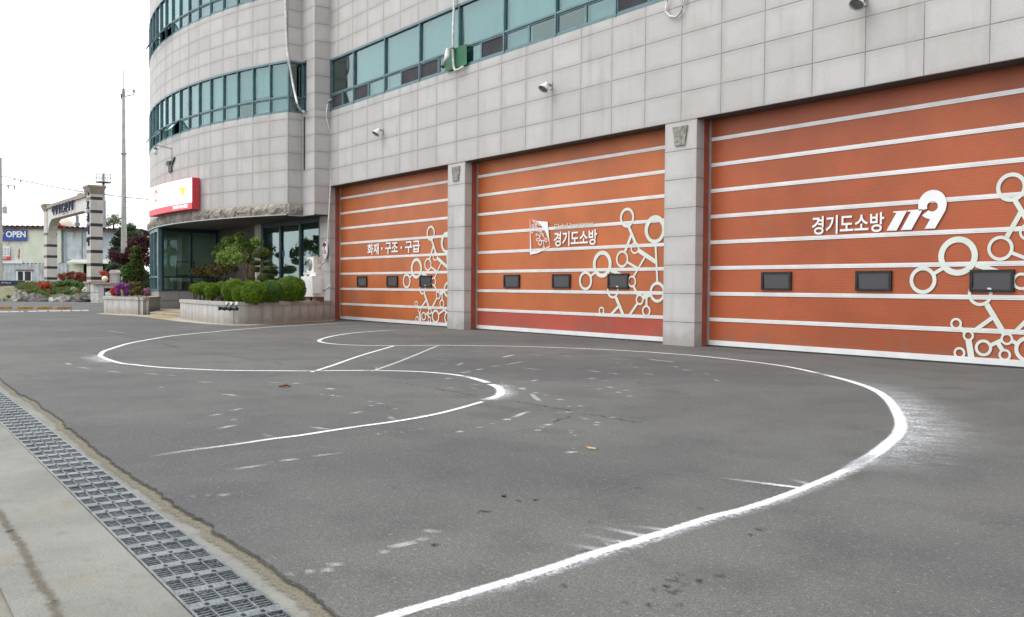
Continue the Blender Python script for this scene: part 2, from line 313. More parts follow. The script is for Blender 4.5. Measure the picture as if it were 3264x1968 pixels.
# ---------------------------------------------------------------- mesh helpers
ORG = {}
class MB:
    def __init__(s): s.v = []; s.f = []; s.m = []; s.uv = []; s.has_uv = False; s.fade = None; s.sm = []
    def face(s, pts, m=0, uv=None, smooth=False):
        i = len(s.v); s.v += [tuple(map(float, p)) for p in pts]; s.f.append(tuple(range(i, i+len(pts)))); s.m.append(m); s.sm.append(smooth)
        if uv: s.has_uv = True
        s.uv.append(uv or [(0.37, 0.37)]*len(pts))
    def shared(s, vs, fs, m=0, smooth=True):
        i = len(s.v); s.v += [tuple(map(float, p)) for p in vs]
        for f in fs: s.f.append(tuple(a+i for a in f)); s.m.append(m); s.sm.append(smooth); s.uv.append([(.37, .37)]*len(f))
    def wall(s, A, B, z0, z1, u0=0, u1=1, v0=0, v1=1, m=0):
        s.face([(A[0], A[1], z0), (B[0], B[1], z0), (B[0], B[1], z1), (A[0], A[1], z1)], m, [(u0, v0), (u1, v0), (u1, v1), (u0, v1)])
    def obox(s, o, e, n, dx, dy, dz, m=0):
        o = np.array(o, float); e = np.array(e, float)*dx; n = np.array(n, float)*dy; z = np.array((0, 0, 1.))*dz
        c = [o, o+e, o+e+n, o+n, o+z, o+e+z, o+e+n+z, o+n+z]
        s.shared(c, [(0, 3, 2, 1), (4, 5, 6, 7), (0, 1, 5, 4), (1, 2, 6, 5), (2, 3, 7, 6), (3, 0, 4, 7)], m, False)
    def box(s, x0, x1, y0, y1, z0, z1, m=0): s.obox((x0, y0, z0), (1, 0, 0), (0, 1, 0), x1-x0, y1-y0, z1-z0, m)
    def hexa(s, c, m=0): s.shared(c, [(0, 3, 2, 1), (4, 5, 6, 7), (0, 1, 5, 4), (1, 2, 6, 5), (2, 3, 7, 6), (3, 0, 4, 7)], m, False)
    def prism(s, poly, o, e, up, nrm, depth, m=0):
        o, e, up, nrm = (np.array(a, float) for a in (o, e, up, nrm))
        fr = [o+e*a+up*b+nrm*depth for a, b in poly]; bk = [o+e*a+up*b for a, b in poly]; n = len(poly)
        s.shared(fr+bk, [tuple(range(n)), tuple(range(2*n-1, n-1, -1))]+[(i, i+n, (i+1) % n+n, (i+1) % n) for i in range(n)], m, False)
    def tube(s, path, r, n=8, m=0, caps=True):
        path = [np.array(p, float) for p in path]; rs = r if isinstance(r, (list, tuple)) else [r]*len(path); vs = []
        for i, p in enumerate(path):
            d = path[min(i+1, len(path)-1)]-path[max(i-1, 0)]; d /= (np.linalg.norm(d)+1e-9)
            a = np.cross(d, (0, 0, 1.) if abs(d[2]) < .9 else (1., 0, 0)); a /= np.linalg.norm(a); b = np.cross(d, a)
            vs += [p+rs[i]*(math.cos(q)*a+math.sin(q)*b) for q in np.linspace(0, 2*math.pi, n, endpoint=False)]
        fs = [(i*n+j, i*n+(j+1) % n, (i+1)*n+(j+1) % n, (i+1)*n+j) for i in range(len(path)-1) for j in range(n)]
        s.shared(vs, fs, m)
        if caps:
            k = len(path)-1
            s.shared(vs[:n], [tuple(range(n))], m, False); s.shared(vs[k*n:], [tuple(range(n))], m, False)
    def lathe(s, prof, o, ax=(0, 0, 1), n=16, m=0):
        ax = np.array(ax, float); ax /= np.linalg.norm(ax); o = np.array(o, float)
        a = np.cross(ax, (0, 0, 1.) if abs(ax[2]) < .9 else (1., 0, 0)); a /= np.linalg.norm(a); b = np.cross(ax, a); vs = []
        for r, h in prof: vs += [o+ax*h+r*(math.cos(q)*a+math.sin(q)*b) for q in np.linspace(0, 2*math.pi, n, endpoint=False)]
        s.shared(vs, [(i*n+j, i*n+(j+1) % n, (i+1)*n+(j+1) % n, (i+1)*n+j) for i in range(len(prof)-1) for j in range(n)], m)
    def blob(s, c, r, seed=0, amt=.25, freq=1.2, n=14, m=0, flat=None):
        vs = []; fs = []; c = np.array(c, float)
        for i in range(n+1):
            th = math.pi*i/n
            for j in range(2*n):
                ph = math.pi*j/n; d = np.array((math.sin(th)*math.cos(ph), math.sin(th)*math.sin(ph), math.cos(th)))
                k = 1+amt*(mnoise.noise(Vector(d*freq)+Vector((seed*3.7, seed*1.3, 0)))*1.4+.4*mnoise.noise(Vector(d*freq*3)+Vector((seed, 9, 0))))
                p = c+d*np.array(r)*k
                if flat is not None: p[2] = max(p[2], flat)
                vs.append(p)
        for i in range(n):
            for j in range(2*n): fs.append((i*2*n+j, (i+1)*2*n+j, (i+1)*2*n+(j+1) % (2*n), i*2*n+(j+1) % (2*n)))
        s.shared(vs, fs, m)
    def leaves(s, P, Nn, size, m=0, asp=.6, jit=.9):
        P = np.asarray(P); k = len(P); q = rng.normal(size=(k, 3))*jit+np.asarray(Nn); q /= np.linalg.norm(q, axis=1, keepdims=True)
        a = np.cross(q, rng.normal(size=(k, 3))); a /= np.linalg.norm(a, axis=1, keepdims=True); b = np.cross(q, a)
        sz = size*rng.uniform(.6, 1.35, size=(k, 1)); a = a*sz; b = b*sz*asp
        V = np.stack([P-a, P-b*.9, P+a, P+b*.9], 1).reshape(-1, 3); i = len(s.v)
        s.v += [tuple(x) for x in V.tolist()]; s.f += [(i+4*j, i+4*j+1, i+4*j+2, i+4*j+3) for j in range(k)]; s.m += [m]*k; s.sm += [False]*k
        s.uv += [[(.37, .37)]*4]*k
    def build(s, name, mats, parent=None, loc=None):
        mats = mats if isinstance(mats, (list, tuple)) else [mats]
        if parent is not None: o0 = ORG[parent.name]
        else: o0 = np.array(loc if loc is not None else (0, 0, 0), float)
        me = bpy.data.meshes.new(name); V = np.array(s.v)-o0
        me.from_pydata(V.tolist(), [], s.f)
        for mt in mats: me.materials.append(M[mt] if isinstance(mt, str) else mt)
        me.polygons.foreach_set('material_index', s.m); me.polygons.foreach_set('use_smooth', s.sm)
        if s.has_uv:
            ul = me.uv_layers.new(name='UVMap'); ul.data.foreach_set('uv', [c for f in s.uv for p in f for c in p])
        if s.fade is not None:
            at = me.attributes.new('fade', 'FLOAT', 'POINT'); at.data.foreach_set('value', s.fade)
        me.update(); ob = bpy.data.objects.new(name, me); COL.objects.link(ob); ORG[ob.name] = o0
        if parent is not None: ob.parent = parent
        else: ob.location = o0
        return ob
def tag(o, label, cat, group=None):
    o['label'] = label; o['category'] = cat
    if group: o['group'] = group
    return o
def struct(o, kind='structure'): o['kind'] = kind; return o
def thing(name, loc, label, cat, group=None):
    o = bpy.data.objects.new(name, None); o.location = tuple(map(float, loc)); o.empty_display_size = .2; COL.objects.link(o); ORG[o.name] = np.array(loc, float)
    return tag(o, label, cat, group)
def cr(pts, step=.12):                                              # Catmull-Rom resampling
    P = [np.array(p, float) for p in pts]; P = [2*P[0]-P[1]]+P+[2*P[-1]-P[-2]]; out = []
    for i in range(1, len(P)-2):
        n = max(1, int(np.linalg.norm(P[i+1]-P[i])/step))
        for t in np.linspace(0, 1, n, endpoint=False):
            a, b, c, d = P[i-1:i+3]; out.append(.5*((2*b)+(-a+c)*t+(2*a-5*b+4*c-d)*t*t+(-a+3*b-3*c+d)*t**3))
    out.append(P[-2]); return out
def ribbon(mb, pts, hw, z=.004, fade=(0, 0), step=.12, off0=None, off1=None, normv=False, fv=None):
    pts = cr([p[:2] for p in pts], step); n = len(pts); L = 0; row = []
    if mb.fade is None: mb.fade = []
    for i, p in enumerate(pts):
        d = pts[min(i+1, n-1)]-pts[max(i-1, 0)]; d = d/(np.linalg.norm(d)+1e-9); q = np.array((-d[1], d[0]))
        if i: L += np.linalg.norm(p-pts[i-1])
        row.append((p, q, L))
    for i in range(n):
        p, q, l = row[i]; fa = 1.0
        if fade[0]: fa = min(fa, l/fade[0])
        if fade[1]: fa = min(fa, (L-l)/fade[1])
        if fv: fa *= fv(l/L)
        row[i] += (fa,)
    for i in range(n-1):
        (p, q, l, fa), (p2, q2, l2, fb) = row[i], row[i+1]
        a0, a1 = (-hw, hw) if off0 is None else (off0, off1); y0, y1 = (a0, a1) if not normv else (0, 1)
        mb.face([(*(p+q*a0), z), (*(p2+q2*a0), z), (*(p2+q2*a1), z), (*(p+q*a1), z)], 0, [(l, y0), (l2, y0), (l2, y1), (l, y1)])
        mb.fade += [fa, fb, fb, fa]
def text(body, o, e, up, nrm, w=None, h=None, mat='vinyl', bold=.02, depth=.004, name='lettering', parent=None, shear=0, cx=False):
    c = bpy.data.curves.new('t', 'FONT'); c.body = body; c.offset = bold; c.resolution_u = 3
    t = bpy.data.objects.new('t', c); COL.objects.link(t); dg = bpy.context.evaluated_depsgraph_get()
    me = bpy.data.meshes.new_from_object(t.evaluated_get(dg)); bpy.data.objects.remove(t)
    V = np.array([v.co[:2] for v in me.vertices]); F = [tuple(p.vertices) for p in me.polygons]; bpy.data.meshes.remove(me)
    lo, hi = V.min(0), V.max(0); sx = w/(hi[0]-lo[0]) if w else None; sy = h/(hi[1]-lo[1]) if h else None
    sx = sx or sy; sy = sy or sx; V = (V-lo)*(sx, sy)
    if cx: V[:, 0] -= V[:, 0].max()/2
    o, e, up, nrm = (np.array(a, float) for a in (o, e, up, nrm)); mb = MB()
    f3 = [o+e*(a+shear*b)+up*b+nrm*depth for a, b in V]; mb.shared(f3, F, 0, False)
    return mb.build(name, mat, parent, None if parent is not None else o)

# ---------------------------------------------------------------- ground, yard, markings
GL = lambda x: -13.04-.0316*(x-18.2)          # near edge of the drain grating
GR = lambda x: -12.75-.0302*(x-18.2)          # far edge
def sheet(name, quads, mat, kind='structure'):
    mb = MB()
    for q in quads: mb.face(q)
    return struct(mb.build(name, mat), kind)
BIG = 420
sheet('ground', [[(-BIG, GR(-BIG)+.02, -.06), (BIG, GR(BIG)+.02, -.06), (BIG, BIG, -.06), (-BIG, BIG, -.06)],
                 [(-BIG, -BIG, -.06), (BIG, -BIG, -.06), (BIG, GL(BIG)-.02, -.06), (-BIG, GL(-BIG)-.02, -.06)]], 'ground')
# asphalt yard with the ragged edge along the drain, 4 cm thick
z1 = Zc(0, 950, 3.52); z2 = Zc(0, 1240, 3.715); z3 = Zc(400, 1560, 3.52)
edge = [onz(*z1(a, b)) for a, b in ((0, 900), (100, 980), (200, 1056))]+[onz(*z2(a, b)) for a, b in ((400, 125), (500, 200), (600, 280), (720, 350), (820, 450), (960, 560), (1150, 720), (1300, 830), (1486, 975))]
edge += [onz(*z3(a, b)) for a, b in ((500, 100), (640, 220), (780, 310), (960, 380), (1000, 440), (1150, 530), (1300, 640), (1500, 750), (1620, 850), (1800, 970), (1900, 1030), (2100, 1180), (2300, 1330), (2464, 1436))]
edge = [(-90, -9.2), (-30, -11.2), (0, -12.05), (10, -12.36)]+[(p[0], p[1]) for p in edge]+[(26, -12.86), (30, -13.0), (60, -13.9)]
E2 = []
for i in range(len(edge)-1):
    (xa, ya), (xb, yb) = edge[i], edge[i+1]; n = max(1, int((xb-xa)/.035)) if 12 < xa < 27 else max(1, int((xb-xa)/1.5))
    for j in range(n):
        t = j/n; x = xa+(xb-xa)*t; am = .028 if 12 < xa < 27 else .05
        E2.append((x, ya+(yb-ya)*t+am*(mnoise.noise(Vector((x*2.2, 0, 1)))+.7*mnoise.noise(Vector((x*9, 3, 1)))+.5*mnoise.noise(Vector((x*23, 5, 1))))))
E2.append(edge[-1]); mb = MB()
for i in range(len(E2)-1):
    (xa, ya), (xb, yb) = E2[i], E2[i+1]
    mb.face([(xa, ya, 0), (xb, yb, 0), (xb, 3.0, 0), (xa, 3.0, 0)]); mb.face([(xa, ya, -.04), (xb, yb, -.04), (xb, yb, 0), (xa, ya, 0)])
for x0, x1 in ((-90, -36),): mb.face([(x0, 3, 0), (x1, 3, 0), (x1, 40, 0), (x0, 40, 0)])
struct(mb.build('asphalt_yard', 'asphalt'))
# soil gathered along the ragged edge and a painted shadow line, the concrete channel edge, slab and older concrete
mb = MB(); NE = [e for e in E2 if 8 < e[0] < 32]; mb.fade = []
ribbon(mb, [(x, y-.028) for x, y in NE[::2]], .10, -.0145, step=.08); struct(mb.build('soil_and_shadow_line', chalk("soil_along_edge", .018, .060, .85, (.185, .165, .115), rag=.10)))
mb = MB(); ribbon(mb, [(x, y-.004) for x, y in NE], .05, -.0135, step=.05); struct(mb.build('soil_and_shadow_line', chalk("painted_edge_shadow", .002, .018, .55, (.05, .045, .035), rag=.04)))  # thin dark shadow of the asphalt edge, painted as a ribbon
sheet('concrete_kerb', [[(x, GR(x)+.004, -.020), (x+2, GR(x+2)+.004, -.020), (x+2, -11.6-.028*(x+2), -.020), (x, -11.6-.028*x, -.020)] for x in range(-60, 60, 2)], 'concrete')
CRK = [onz(*Zc(0, 1100, 1.712)(a, b))[:2] for a, b in ((0, 910), (60, 1000), (130, 1100), (170, 1200), (220, 1280), (290, 1370), (330, 1486))]
sheet('concrete_slab', [[(x, -13.70-.03*(x-22), -.018), (x+2, -13.70-.03*(x-20), -.018), (x+2, GL(x+2)-.004, -.018), (x, GL(x)-.004, -.018)] for x in range(-60, 60, 2)], 'concrete')
sheet('old_concrete', [[(-BIG, -60, -.026), (BIG, -60, -.026), (BIG, -13.55-.03*(BIG-22), -.026), (-BIG, -13.55-.03*(-BIG-22), -.026)]], 'concrete_old')
mb = MB(); ribbon(mb, [(18, -13.44)]+[tuple(p) for p in CRK]+[(25.5, -13.70)], .075, -.013, step=.05); m = mb
struct(mb.build('soil_crack', chalk("soil_in_crack", .002, .030, .6, (.115, .09, .055), rag=.075)))
mb = MB()                                                             # drain channel under the grating
for a, b in ((-20, 40),):
    mb.face([(a, GL(a)-.02, -.10), (b, GL(b)-.02, -.10), (b, GR(b)+.02, -.10), (a, GR(a)+.02, -.10)])
    mb.face([(a, GL(a)-.004, -.34), (b, GL(b)-.004, -.34), (b, GL(b)-.004, -.02), (a, GL(a)-.004, -.02)])
    mb.face([(a, GR(a)+.004, -.34), (b, GR(b)+.004, -.34), (b, GR(b)+.004, -.02), (a, GR(a)+.004, -.02)])
struct(mb.build('drain_channel', plain('channel_silt', (.075, .068, .058), .95, 0, 9, .4, .3, .8, 30)))
gdir = np.array((1, -.0309, 0)); gdir /= np.linalg.norm(gdir); gn = np.array((-gdir[1], gdir[0], 0))
def grate_mesh():
    mb = MB(); W = .296; Lp = .95; zt = -.014; h = .028; B = lambda x, y, dx, dy, z=zt, hh=h, m=0: mb.obox((x, y-W/2, z-hh), (1, 0, 0), (0, 1, 0), dx, dy, hh, m)
    B(0, 0, Lp-.006, .011); B(0, W-.011, Lp-.006, .011)
    for r in range(5):
        x = r*.19; B(x, .011, .064, W-.022)
        for k in (1, 2, 3):
            B(x+.064, k*W/4-.003, .19-.064-(.006 if r == 4 else 0), .006, zt-.001, .014)
            mb.face([(x+.026, k*W/4-W/2-.008, zt+.0015), (x+.050, k*W/4-W/2-.008, zt+.0015), (x+.050, k*W/4-W/2+.008, zt+.0015), (x+.026, k*W/4-W/2+.008, zt+.0015)], 1)
        for q in (.090, .118, .146): B(x+q, .011, .006, W-.022, zt-.007, .010)
    return mb
proto = grate_mesh().build('drain_grating', ['grate', 'dark'])
tag(proto, 'ribbed steel drain grating in the row set in concrete beside the asphalt', 'grating', 'drain gratings in a row')
gx = [22.96+.95*k for k in range(-14, 4)]
for i, x in enumerate(gx):
    o = proto if i == 0 else proto.copy()
    if i: COL.objects.link(o)
    o.location = (x, -12.895-.0309*(x-18.2), 0); o.rotation_euler = (0, 0, math.atan(-.0309))

# chalked driving course: the two winding lines and the cross lines
za = Zc(950, 1000, 3.52); zb = Zc(1600, 1050, 3.52); zcc = Zc(450, 1150, 3.08); zd = Zc(0, 950, 3.52); ze = Zc(1200, 1450, 1.76); zf = Zc(2250, 1100, 2.464); zg = Zc(550, 900, 4.107)
G = lambda fn, L: [onz(*fn(a, b))[:2] for a, b in L]
LA1 = G(za, ((760, 92), (500, 104)))+G(zg, ((2000, 547), (1500, 575), (1000, 610), (500, 653)))+G(zd, ((2464, 378), (2200, 400), (1900, 432), (1700, 465), (1450, 512), (1250, 572), (1160, 605), (1120, 652)))
LA2 = G(zd, ((1120, 652), (1200, 690), (1340, 732), (1500, 752), (1750, 778), (2000, 794), (2300, 808)))+G(zcc, ((700, 94), (1000, 101), (1400, 102)))+G(za, ((0, 647), (400, 643), (800, 641), (1050, 645), (1300, 652), (1500, 664), (1700, 682), (1850, 703)))
LA3 = G(za, ((1820, 698), (1850, 703), (2000, 738), (2130, 778)))
LA4 = G(za, ((2160, 796), (2220, 815), (2265, 850), (2275, 890), (2240, 930), (2140, 958), (2060, 980)))
LA5 = G(za, ((2070, 992), (2020, 1006), (1850, 1055), (1650, 1108), (1400, 1162), (1050, 1220), (700, 1268), (350, 1320), (0, 1375)))+G(zcc, ((1300, 770), (900, 830), (500, 882), (250, 920), (30, 958)))
LB1 = G(za, ((1290, 175), (1000, 190), (700, 212), (480, 238), (330, 268), (260, 290), (235, 305), (260, 322), (350, 338), (500, 350), (700, 358), (1000, 362), (1300, 360), (1600, 358), (2000, 363)))+G(zb, ((0, 190), (400, 200), (800, 215), (1200, 233), (1600, 255), (1900, 277), (2200, 300)))+G(zf, ((200, 115), (450, 145), (680, 180), (900, 228)))
LB2 = G(zf, ((880, 224), (900, 228), (1080, 272), (1250, 325), (1360, 375), (1440, 440), (1500, 530), (1532, 620), (1510, 700), (1440, 770), (1340, 850), (1230, 915), (1100, 985)))
LB3 = G(zf, ((1340, 850), (1230, 915), (1100, 985), (950, 1055), (800, 1115), (650, 1175), (450, 1245), (250, 1305), (60, 1350)))+G(ze, ((1400, 505), (1200, 562), (1000, 632), (800, 695), (600, 755), (400, 815), (200, 872), (90, 907), (0, 935)))
X1 = G(za, ((1075, 365), (700, 475), (400, 580), (150, 660))); X2 = G(za, ((1570, 362), (1200, 515), (1000, 590), (825, 650)))
for L, mt, f in ((LA1, 'chalk_far', (2.5, 0)), (LA2, 'chalk_far', (0, 0)), (LA3, 'chalk_bend', (.4, 0)), (LA4, 'chalk_bend', (0, .3)), (LA5, 'chalk', (0, 1.2)), (LB1, 'chalk_far', (1.5, .2)), (LB2, 'chalk_bend', (.5, .8)), (LB3, 'chalk', (.4, 0)), (X1, 'chalk', (0, 0)), (X2, 'chalk_faint', (0, 0))):
    mb = MB(); ribbon(mb, L, .14, .004, f); struct(mb.build('yard_marking', mt))
mb = MB(); ribbon(mb, LB2, .62, .0065, (.6, .3), off0=.0, off1=.8, normv=True, fv=lambda t: min(1, max(0, (t-.08)*2.2)) if t < .75 else max(.15, 1-(t-.75)*3.2))
struct(mb.build('blown_powder', 'spray'))
mb = MB(); ribbon(mb, LA4, .3, .0062, (.1, .1), off0=.02, off1=.30, normv=True); struct(mb.build('blown_powder', 'spray'))
mb = MB(); ribbon(mb, LB3, .3, .0060, (.3, 1.0), off0=.03, off1=.13, normv=True); struct(mb.build('blown_powder', 'spray'))
mb = MB(); ribbon(mb, LA2[:3], .3, .0060, (.3, .3), off0=-.03, off1=-.5, normv=True); struct(mb.build('blown_powder', 'spray'))
# faint chalk dashes and scuffs left from setting the course out
DS = [(zb, d) for d in ((0, 318, 150, 285), (240, 282, 510, 300), (600, 296, 810, 308), (1130, 325, 1480, 345), (1600, 333, 1980, 375), (1280, 376, 1340, 382), (1420, 388, 1470, 394), (1480, 425, 1540, 432), (1690, 402, 1730, 402), (200, 435, 450, 460), (40, 400, 240, 365), (950, 462, 1140, 485), (1190, 500, 1320, 508), (1550, 500, 1740, 518), (1910, 420, 1990, 430), (1980, 452, 2170, 468), (2130, 515, 2200, 518), (2260, 500, 2350, 507), (320, 590, 410, 568), (960, 555, 1070, 563), (1110, 582, 1220, 585), (1160, 645, 1290, 662), (1040, 668, 1130, 678), (900, 637, 960, 637), (1330, 685, 1480, 703), (1270, 705, 1350, 716), (1400, 750, 1480, 760), (180, 650, 270, 690), (220, 680, 270, 655), (350, 712, 440, 722), (460, 735, 530, 748), (600, 785, 700, 800), (610, 815, 660, 822), (330, 720, 440, 820), (720, 870, 790, 872), (830, 862, 930, 863), (870, 912, 920, 920), (610, 942, 660, 940), (680, 937, 800, 930), (20, 1028, 110, 1010), (110, 1005, 310, 920), (860, 990, 920, 990), (890, 1005, 980, 1015), (970, 1045, 1010, 1045), (1010, 1070, 1110, 1082), (1040, 1055, 1110, 1045), (1170, 1003, 1290, 990), (560, 1020, 610, 1012), (530, 1045, 595, 1040), (460, 1085, 560, 1065), (415, 1108, 480, 1100), (360, 1142, 410, 1128), (760, 1135, 800, 1145), (760, 1160, 840, 1170), (770, 1192, 860, 1198), (800, 1225, 835, 1228), (780, 1340, 850, 1340), (700, 1395, 850, 1375), (2380, 568, 2460, 590))]
DS += [(za, d) for d in ((480, 498, 570, 496), (700, 496, 870, 495), (1115, 503, 1280, 508), (1500, 515, 1640, 520), (1650, 523, 1710, 523), (1570, 570, 1660, 566), (1770, 587, 1860, 553), (2290, 498, 2430, 462), (1800, 672, 1960, 650), (1980, 640, 2090, 618), (2140, 600, 2300, 585), (1630, 740, 1740, 725), (1910, 795, 2070, 805), (1650, 838, 1770, 840), (1930, 840, 2035, 843), (2250, 785, 2310, 780), (250, 910, 300, 914), (330, 918, 410, 926), (420, 928, 490, 935), (500, 936, 540, 940), (555, 943, 590, 946), (780, 985, 870, 990), (790, 1035, 870, 1035), (870, 1003, 970, 1020), (580, 1130, 740, 1100), (1050, 1075, 1140, 1068), (1030, 1150, 1100, 1205), (640, 1395, 690, 1390), (780, 1380, 800, 1376), (860, 1358, 910, 1352), (950, 1340, 1015, 1332), (1060, 1320, 1100, 1315), (1150, 1340, 1190, 1332), (1240, 1320, 1280, 1314), (1335, 1300, 1370, 1295), (1410, 1280, 1450, 1274), (1500, 1255, 1530, 1250), (1570, 1237, 1600, 1230), (1640, 1215, 1670, 1212), (1640, 1380, 1700, 1376), (1780, 1340, 1860, 1322), (1990, 1285, 2070, 1275), (2150, 1242, 2220, 1235), (2300, 1200, 2400, 1185), (380, 422, 415, 421), (1320, 266, 1350, 270), (330, 840, 430, 850))]
DS += [(zcc, d) for d in ((0, 130, 200, 140), (220, 142, 370, 150), (520, 215, 720, 216), (750, 216, 790, 216), (815, 214, 850, 215), (875, 214, 910, 215), (1230, 216, 1420, 220), (1470, 222, 1590, 227), (160, 270, 230, 262), (780, 332, 960, 345), (850, 345, 950, 345), (660, 550, 830, 522), (870, 498, 1010, 470), (900, 590, 950, 580), (910, 605, 970, 602), (740, 678, 950, 632), (860, 1078, 1260, 1020), (1260, 1004, 1315, 1004), (1340, 995, 1580, 965), (1590, 960, 1650, 956), (1660, 950, 1940, 915), (1950, 912, 2000, 908), (1640, 655, 1880, 685), (1790, 270, 1910, 290), (2000, 960, 2000, 960))]
DS += [(zd, d) for d in ((720, 730, 800, 755), (860, 778, 1030, 800), (1170, 822, 1400, 840), (1200, 372, 1420, 400), (740, 468, 860, 455))]
DS += [(ze, d) for d in ((0, 550, 70, 555), (60, 525, 180, 505), (110, 520, 230, 490), (230, 490, 300, 465), (240, 430, 370, 440))]
DS += [(Zc(400, 1560, 3.52), d) for d in ((720, 98, 800, 85), (870, 78, 970, 75), (1010, 75, 1200, 62), (1830, 980, 1930, 960), (2000, 930, 2160, 915), (2170, 915, 2360, 910), (2240, 860, 2460, 840))]
mb = MB()
for fn, (a, b, c, d) in DS:
    p, q = onz(*fn(a, b))[:2], onz(*fn(c, d))[:2]
    if np.linalg.norm(q-p) < .03: continue
    wv = rng.uniform(.6, 1.3); near = min(1, 9/np.linalg.norm(p-CAM[:2])+.25)
    ribbon(mb, [p, (p+q)/2+rng.normal(size=2)*.01, q], .05, .0035+rng.uniform(0, .0004), (.05, .05), step=.15, fv=lambda t, s=wv: s*.7)
struct(mb.build('chalk_scuffs', 'chalk_faint'), 'stuff')
mb = MB()                                                             # powder streaks blown across the near line
mb = MB()
for a, b, c, d in ((1210, 400, 1530, 468), (1130, 450, 1420, 505), (1040, 495, 1300, 550), (1260, 470, 1330, 520), (1400, 400, 1650, 430), (1860, 125, 2380, 190), (2300, 130, 2440, 175)):
    p, q = onz(*ze(a, b))[:2], onz(*ze(c, d))[:2]; ribbon(mb, [p, (p+q)/2, q], .05, .0048, (.45, 0), step=.05, fv=lambda t: min(1, .25+t))
for fn, a, b, c, d in ((zcc, 850, 790, 1000, 822), (zcc, 1180, 720, 1320, 768), (zcc, 480, 850, 620, 870), (za, 1250, 1165, 1500, 1140), (zd, 900, 630, 1120, 655), (za, 870, 600, 900, 640)):
    p, q = onz(*fn(a, b))[:2], onz(*fn(c, d))[:2]; ribbon(mb, [p, (p+q)/2, q], .09, .0048, (.5, .1), step=.1, fv=lambda t: .6)
struct(mb.build('powder_streaks', chalk('streak_powder', .007, .04, .8, rag=.05)), 'stuff')
mb = MB()
for fn, L in ((zb, ((0, 790), (230, 825), (400, 850), (560, 880), (740, 910), (820, 955))), (zb, ((820, 955), (700, 1000), (600, 1030), (540, 1060))), (zb, ((820, 955), (1000, 960), (1170, 985), (1300, 1010), (1500, 1045), (1600, 1030))), (za, ((1380, 815), (1600, 850), (1850, 900), (2060, 940))), (za, ((1100, 770), (1220, 785), (1380, 815))), (zg, ((480, 925), (800, 970), (1150, 1030), (1320, 1050), (1480, 1085))), (zb, ((1480, 605), (1590, 592))), (zb, ((800, 455), (1000, 438))), (zd, ((640, 318), (820, 312))), (zd, ((1300, 395), (1500, 440), (1820, 515), (2050, 570)))):
    P = G(fn, L); Q = []
    for i in range(len(P)-1):
        for t in np.linspace(0, 1, 8, endpoint=False): Q.append(P[i]+(P[i+1]-P[i])*t+rng.normal(size=2)*.015)
    Q.append(P[-1]); ribbon(mb, Q, .04, .0025, (.3, .3), step=.08)
struct(mb.build('asphalt_cracks', 'crack'), 'stuff')
c = onz(*ze(715, 236)); mb = MB(); mb.blob(c+np.array((0, 0, .008)), (.018, .012, .009), 3, .3, 1.5, 8); tag(mb.build('pebble', 'black_stone', loc=c), 'small black pebble lying on open asphalt above the near white line', 'pebble')
c0, c1 = onz(*zcc(1350, 264)), onz(*zcc(1470, 262)); mb = MB(); mb.tube([c0+(0, 0, .012), (c0+c1)/2+(.02, .01, .03), c1+(0, 0, .01)], [.010, .018, .005], 6)
tag(mb.build('dry_leaf', 'twig', loc=c0), 'curled rust-brown dry leaf lying on the asphalt inside the left bend', 'leaf')
c = onz(*zb(1005, 1337)); mb = MB(); mb.blob(c+np.array((0, 0, .004)), (.055, .028, .004), 5, .4, 2, 8); tag(mb.build('dry_leaf', 'stake', loc=c), 'flat tan dry leaf on the asphalt between the two bends', 'leaf')

mb = MB()
for a, b, l in ((1400, 170, 30), (1470, 185, 22), (640, 323, 30), (620, 325, 60), (880, 250, 40), (800, 255, 40), (520, 283, 36), (95, 188, 40), (1640, 700, 44), (1700, 665, 40), (1920, 680, 52), (1535, 760, 30), (1665, 755, 60), (1400, 840, 44), (1325, 617, 30), (1215, 375, 50), (1145, 550, 40), (1795, 700, 40), (1745, 735, 26), (1610, 733, 24), (1060, 748, 30), (1510, 840, 40), (2370, 320, 40), (2170, 417, 40), (2085, 447, 36), (1800, 310, 24), (320, 500, 24), (1680, 845, 30)):
    p, q = onz(*ze(a-l/2, b))[:2], onz(*ze(a+l/2, b-2))[:2]; ribbon(mb, [p, (p+q)/2+rng.normal(size=2)*.02, q], .05, .0022, (.03, .03), step=.04)
struct(mb.build('tar_spots', chalk('tar_spot', .004, .035, .55, (.03, .03, .03), rag=.07)), 'stuff')
# ---------------------------------------------------------------- the fire station
zl = 4.708; WT = 1.0375; CX, CY, CR = -10.843, 20.177, 22.782
SILL, TRAN, WTOP = 7.346, 7.905, 9.15; SILL3, TRAN3, WTOP3 = 11.53, 12.05, 13.35; ROOF = 14.6
arc = lambda a, r=CR: np.array((CX+r*math.sin(math.radians(a)), CY-r*math.cos(math.radians(a))))
def onarc(px, py, r=CR):
    d = ray(px, py); A = d[0]**2+d[1]**2; B = 2*((CAM[0]-CX)*d[0]+(CAM[1]-CY)*d[1]); K = (CAM[0]-CX)**2+(CAM[1]-CY)**2-r*r
    t = (-B-math.sqrt(max(0, B*B-4*A*K)))/(2*A); P = CAM+t*d; return P, math.degrees(math.atan2(P[0]-CX, CY-P[1]))
fs = thing('fire_station', (0, 0, 0), 'granite clad fire station with three orange garage doors and a curved corner block', 'fire station')
XE = 28.0
mb = MB()                                                             # straight facade
mb.wall((-1.66, 0), (XE, 0), zl, SILL, -1.66/WT, XE/WT, 0, (SILL-zl)/.6)
mb.wall((-1.66, 0), (XE, 0), WTOP, ROOF, -1.66/WT, XE/WT, 0.02, (ROOF-WTOP)/.545)
mb.face([(-1.66, 0, zl), (XE, 0, zl), (XE, 1.2, zl), (-1.66, 1.2, zl)], 1)
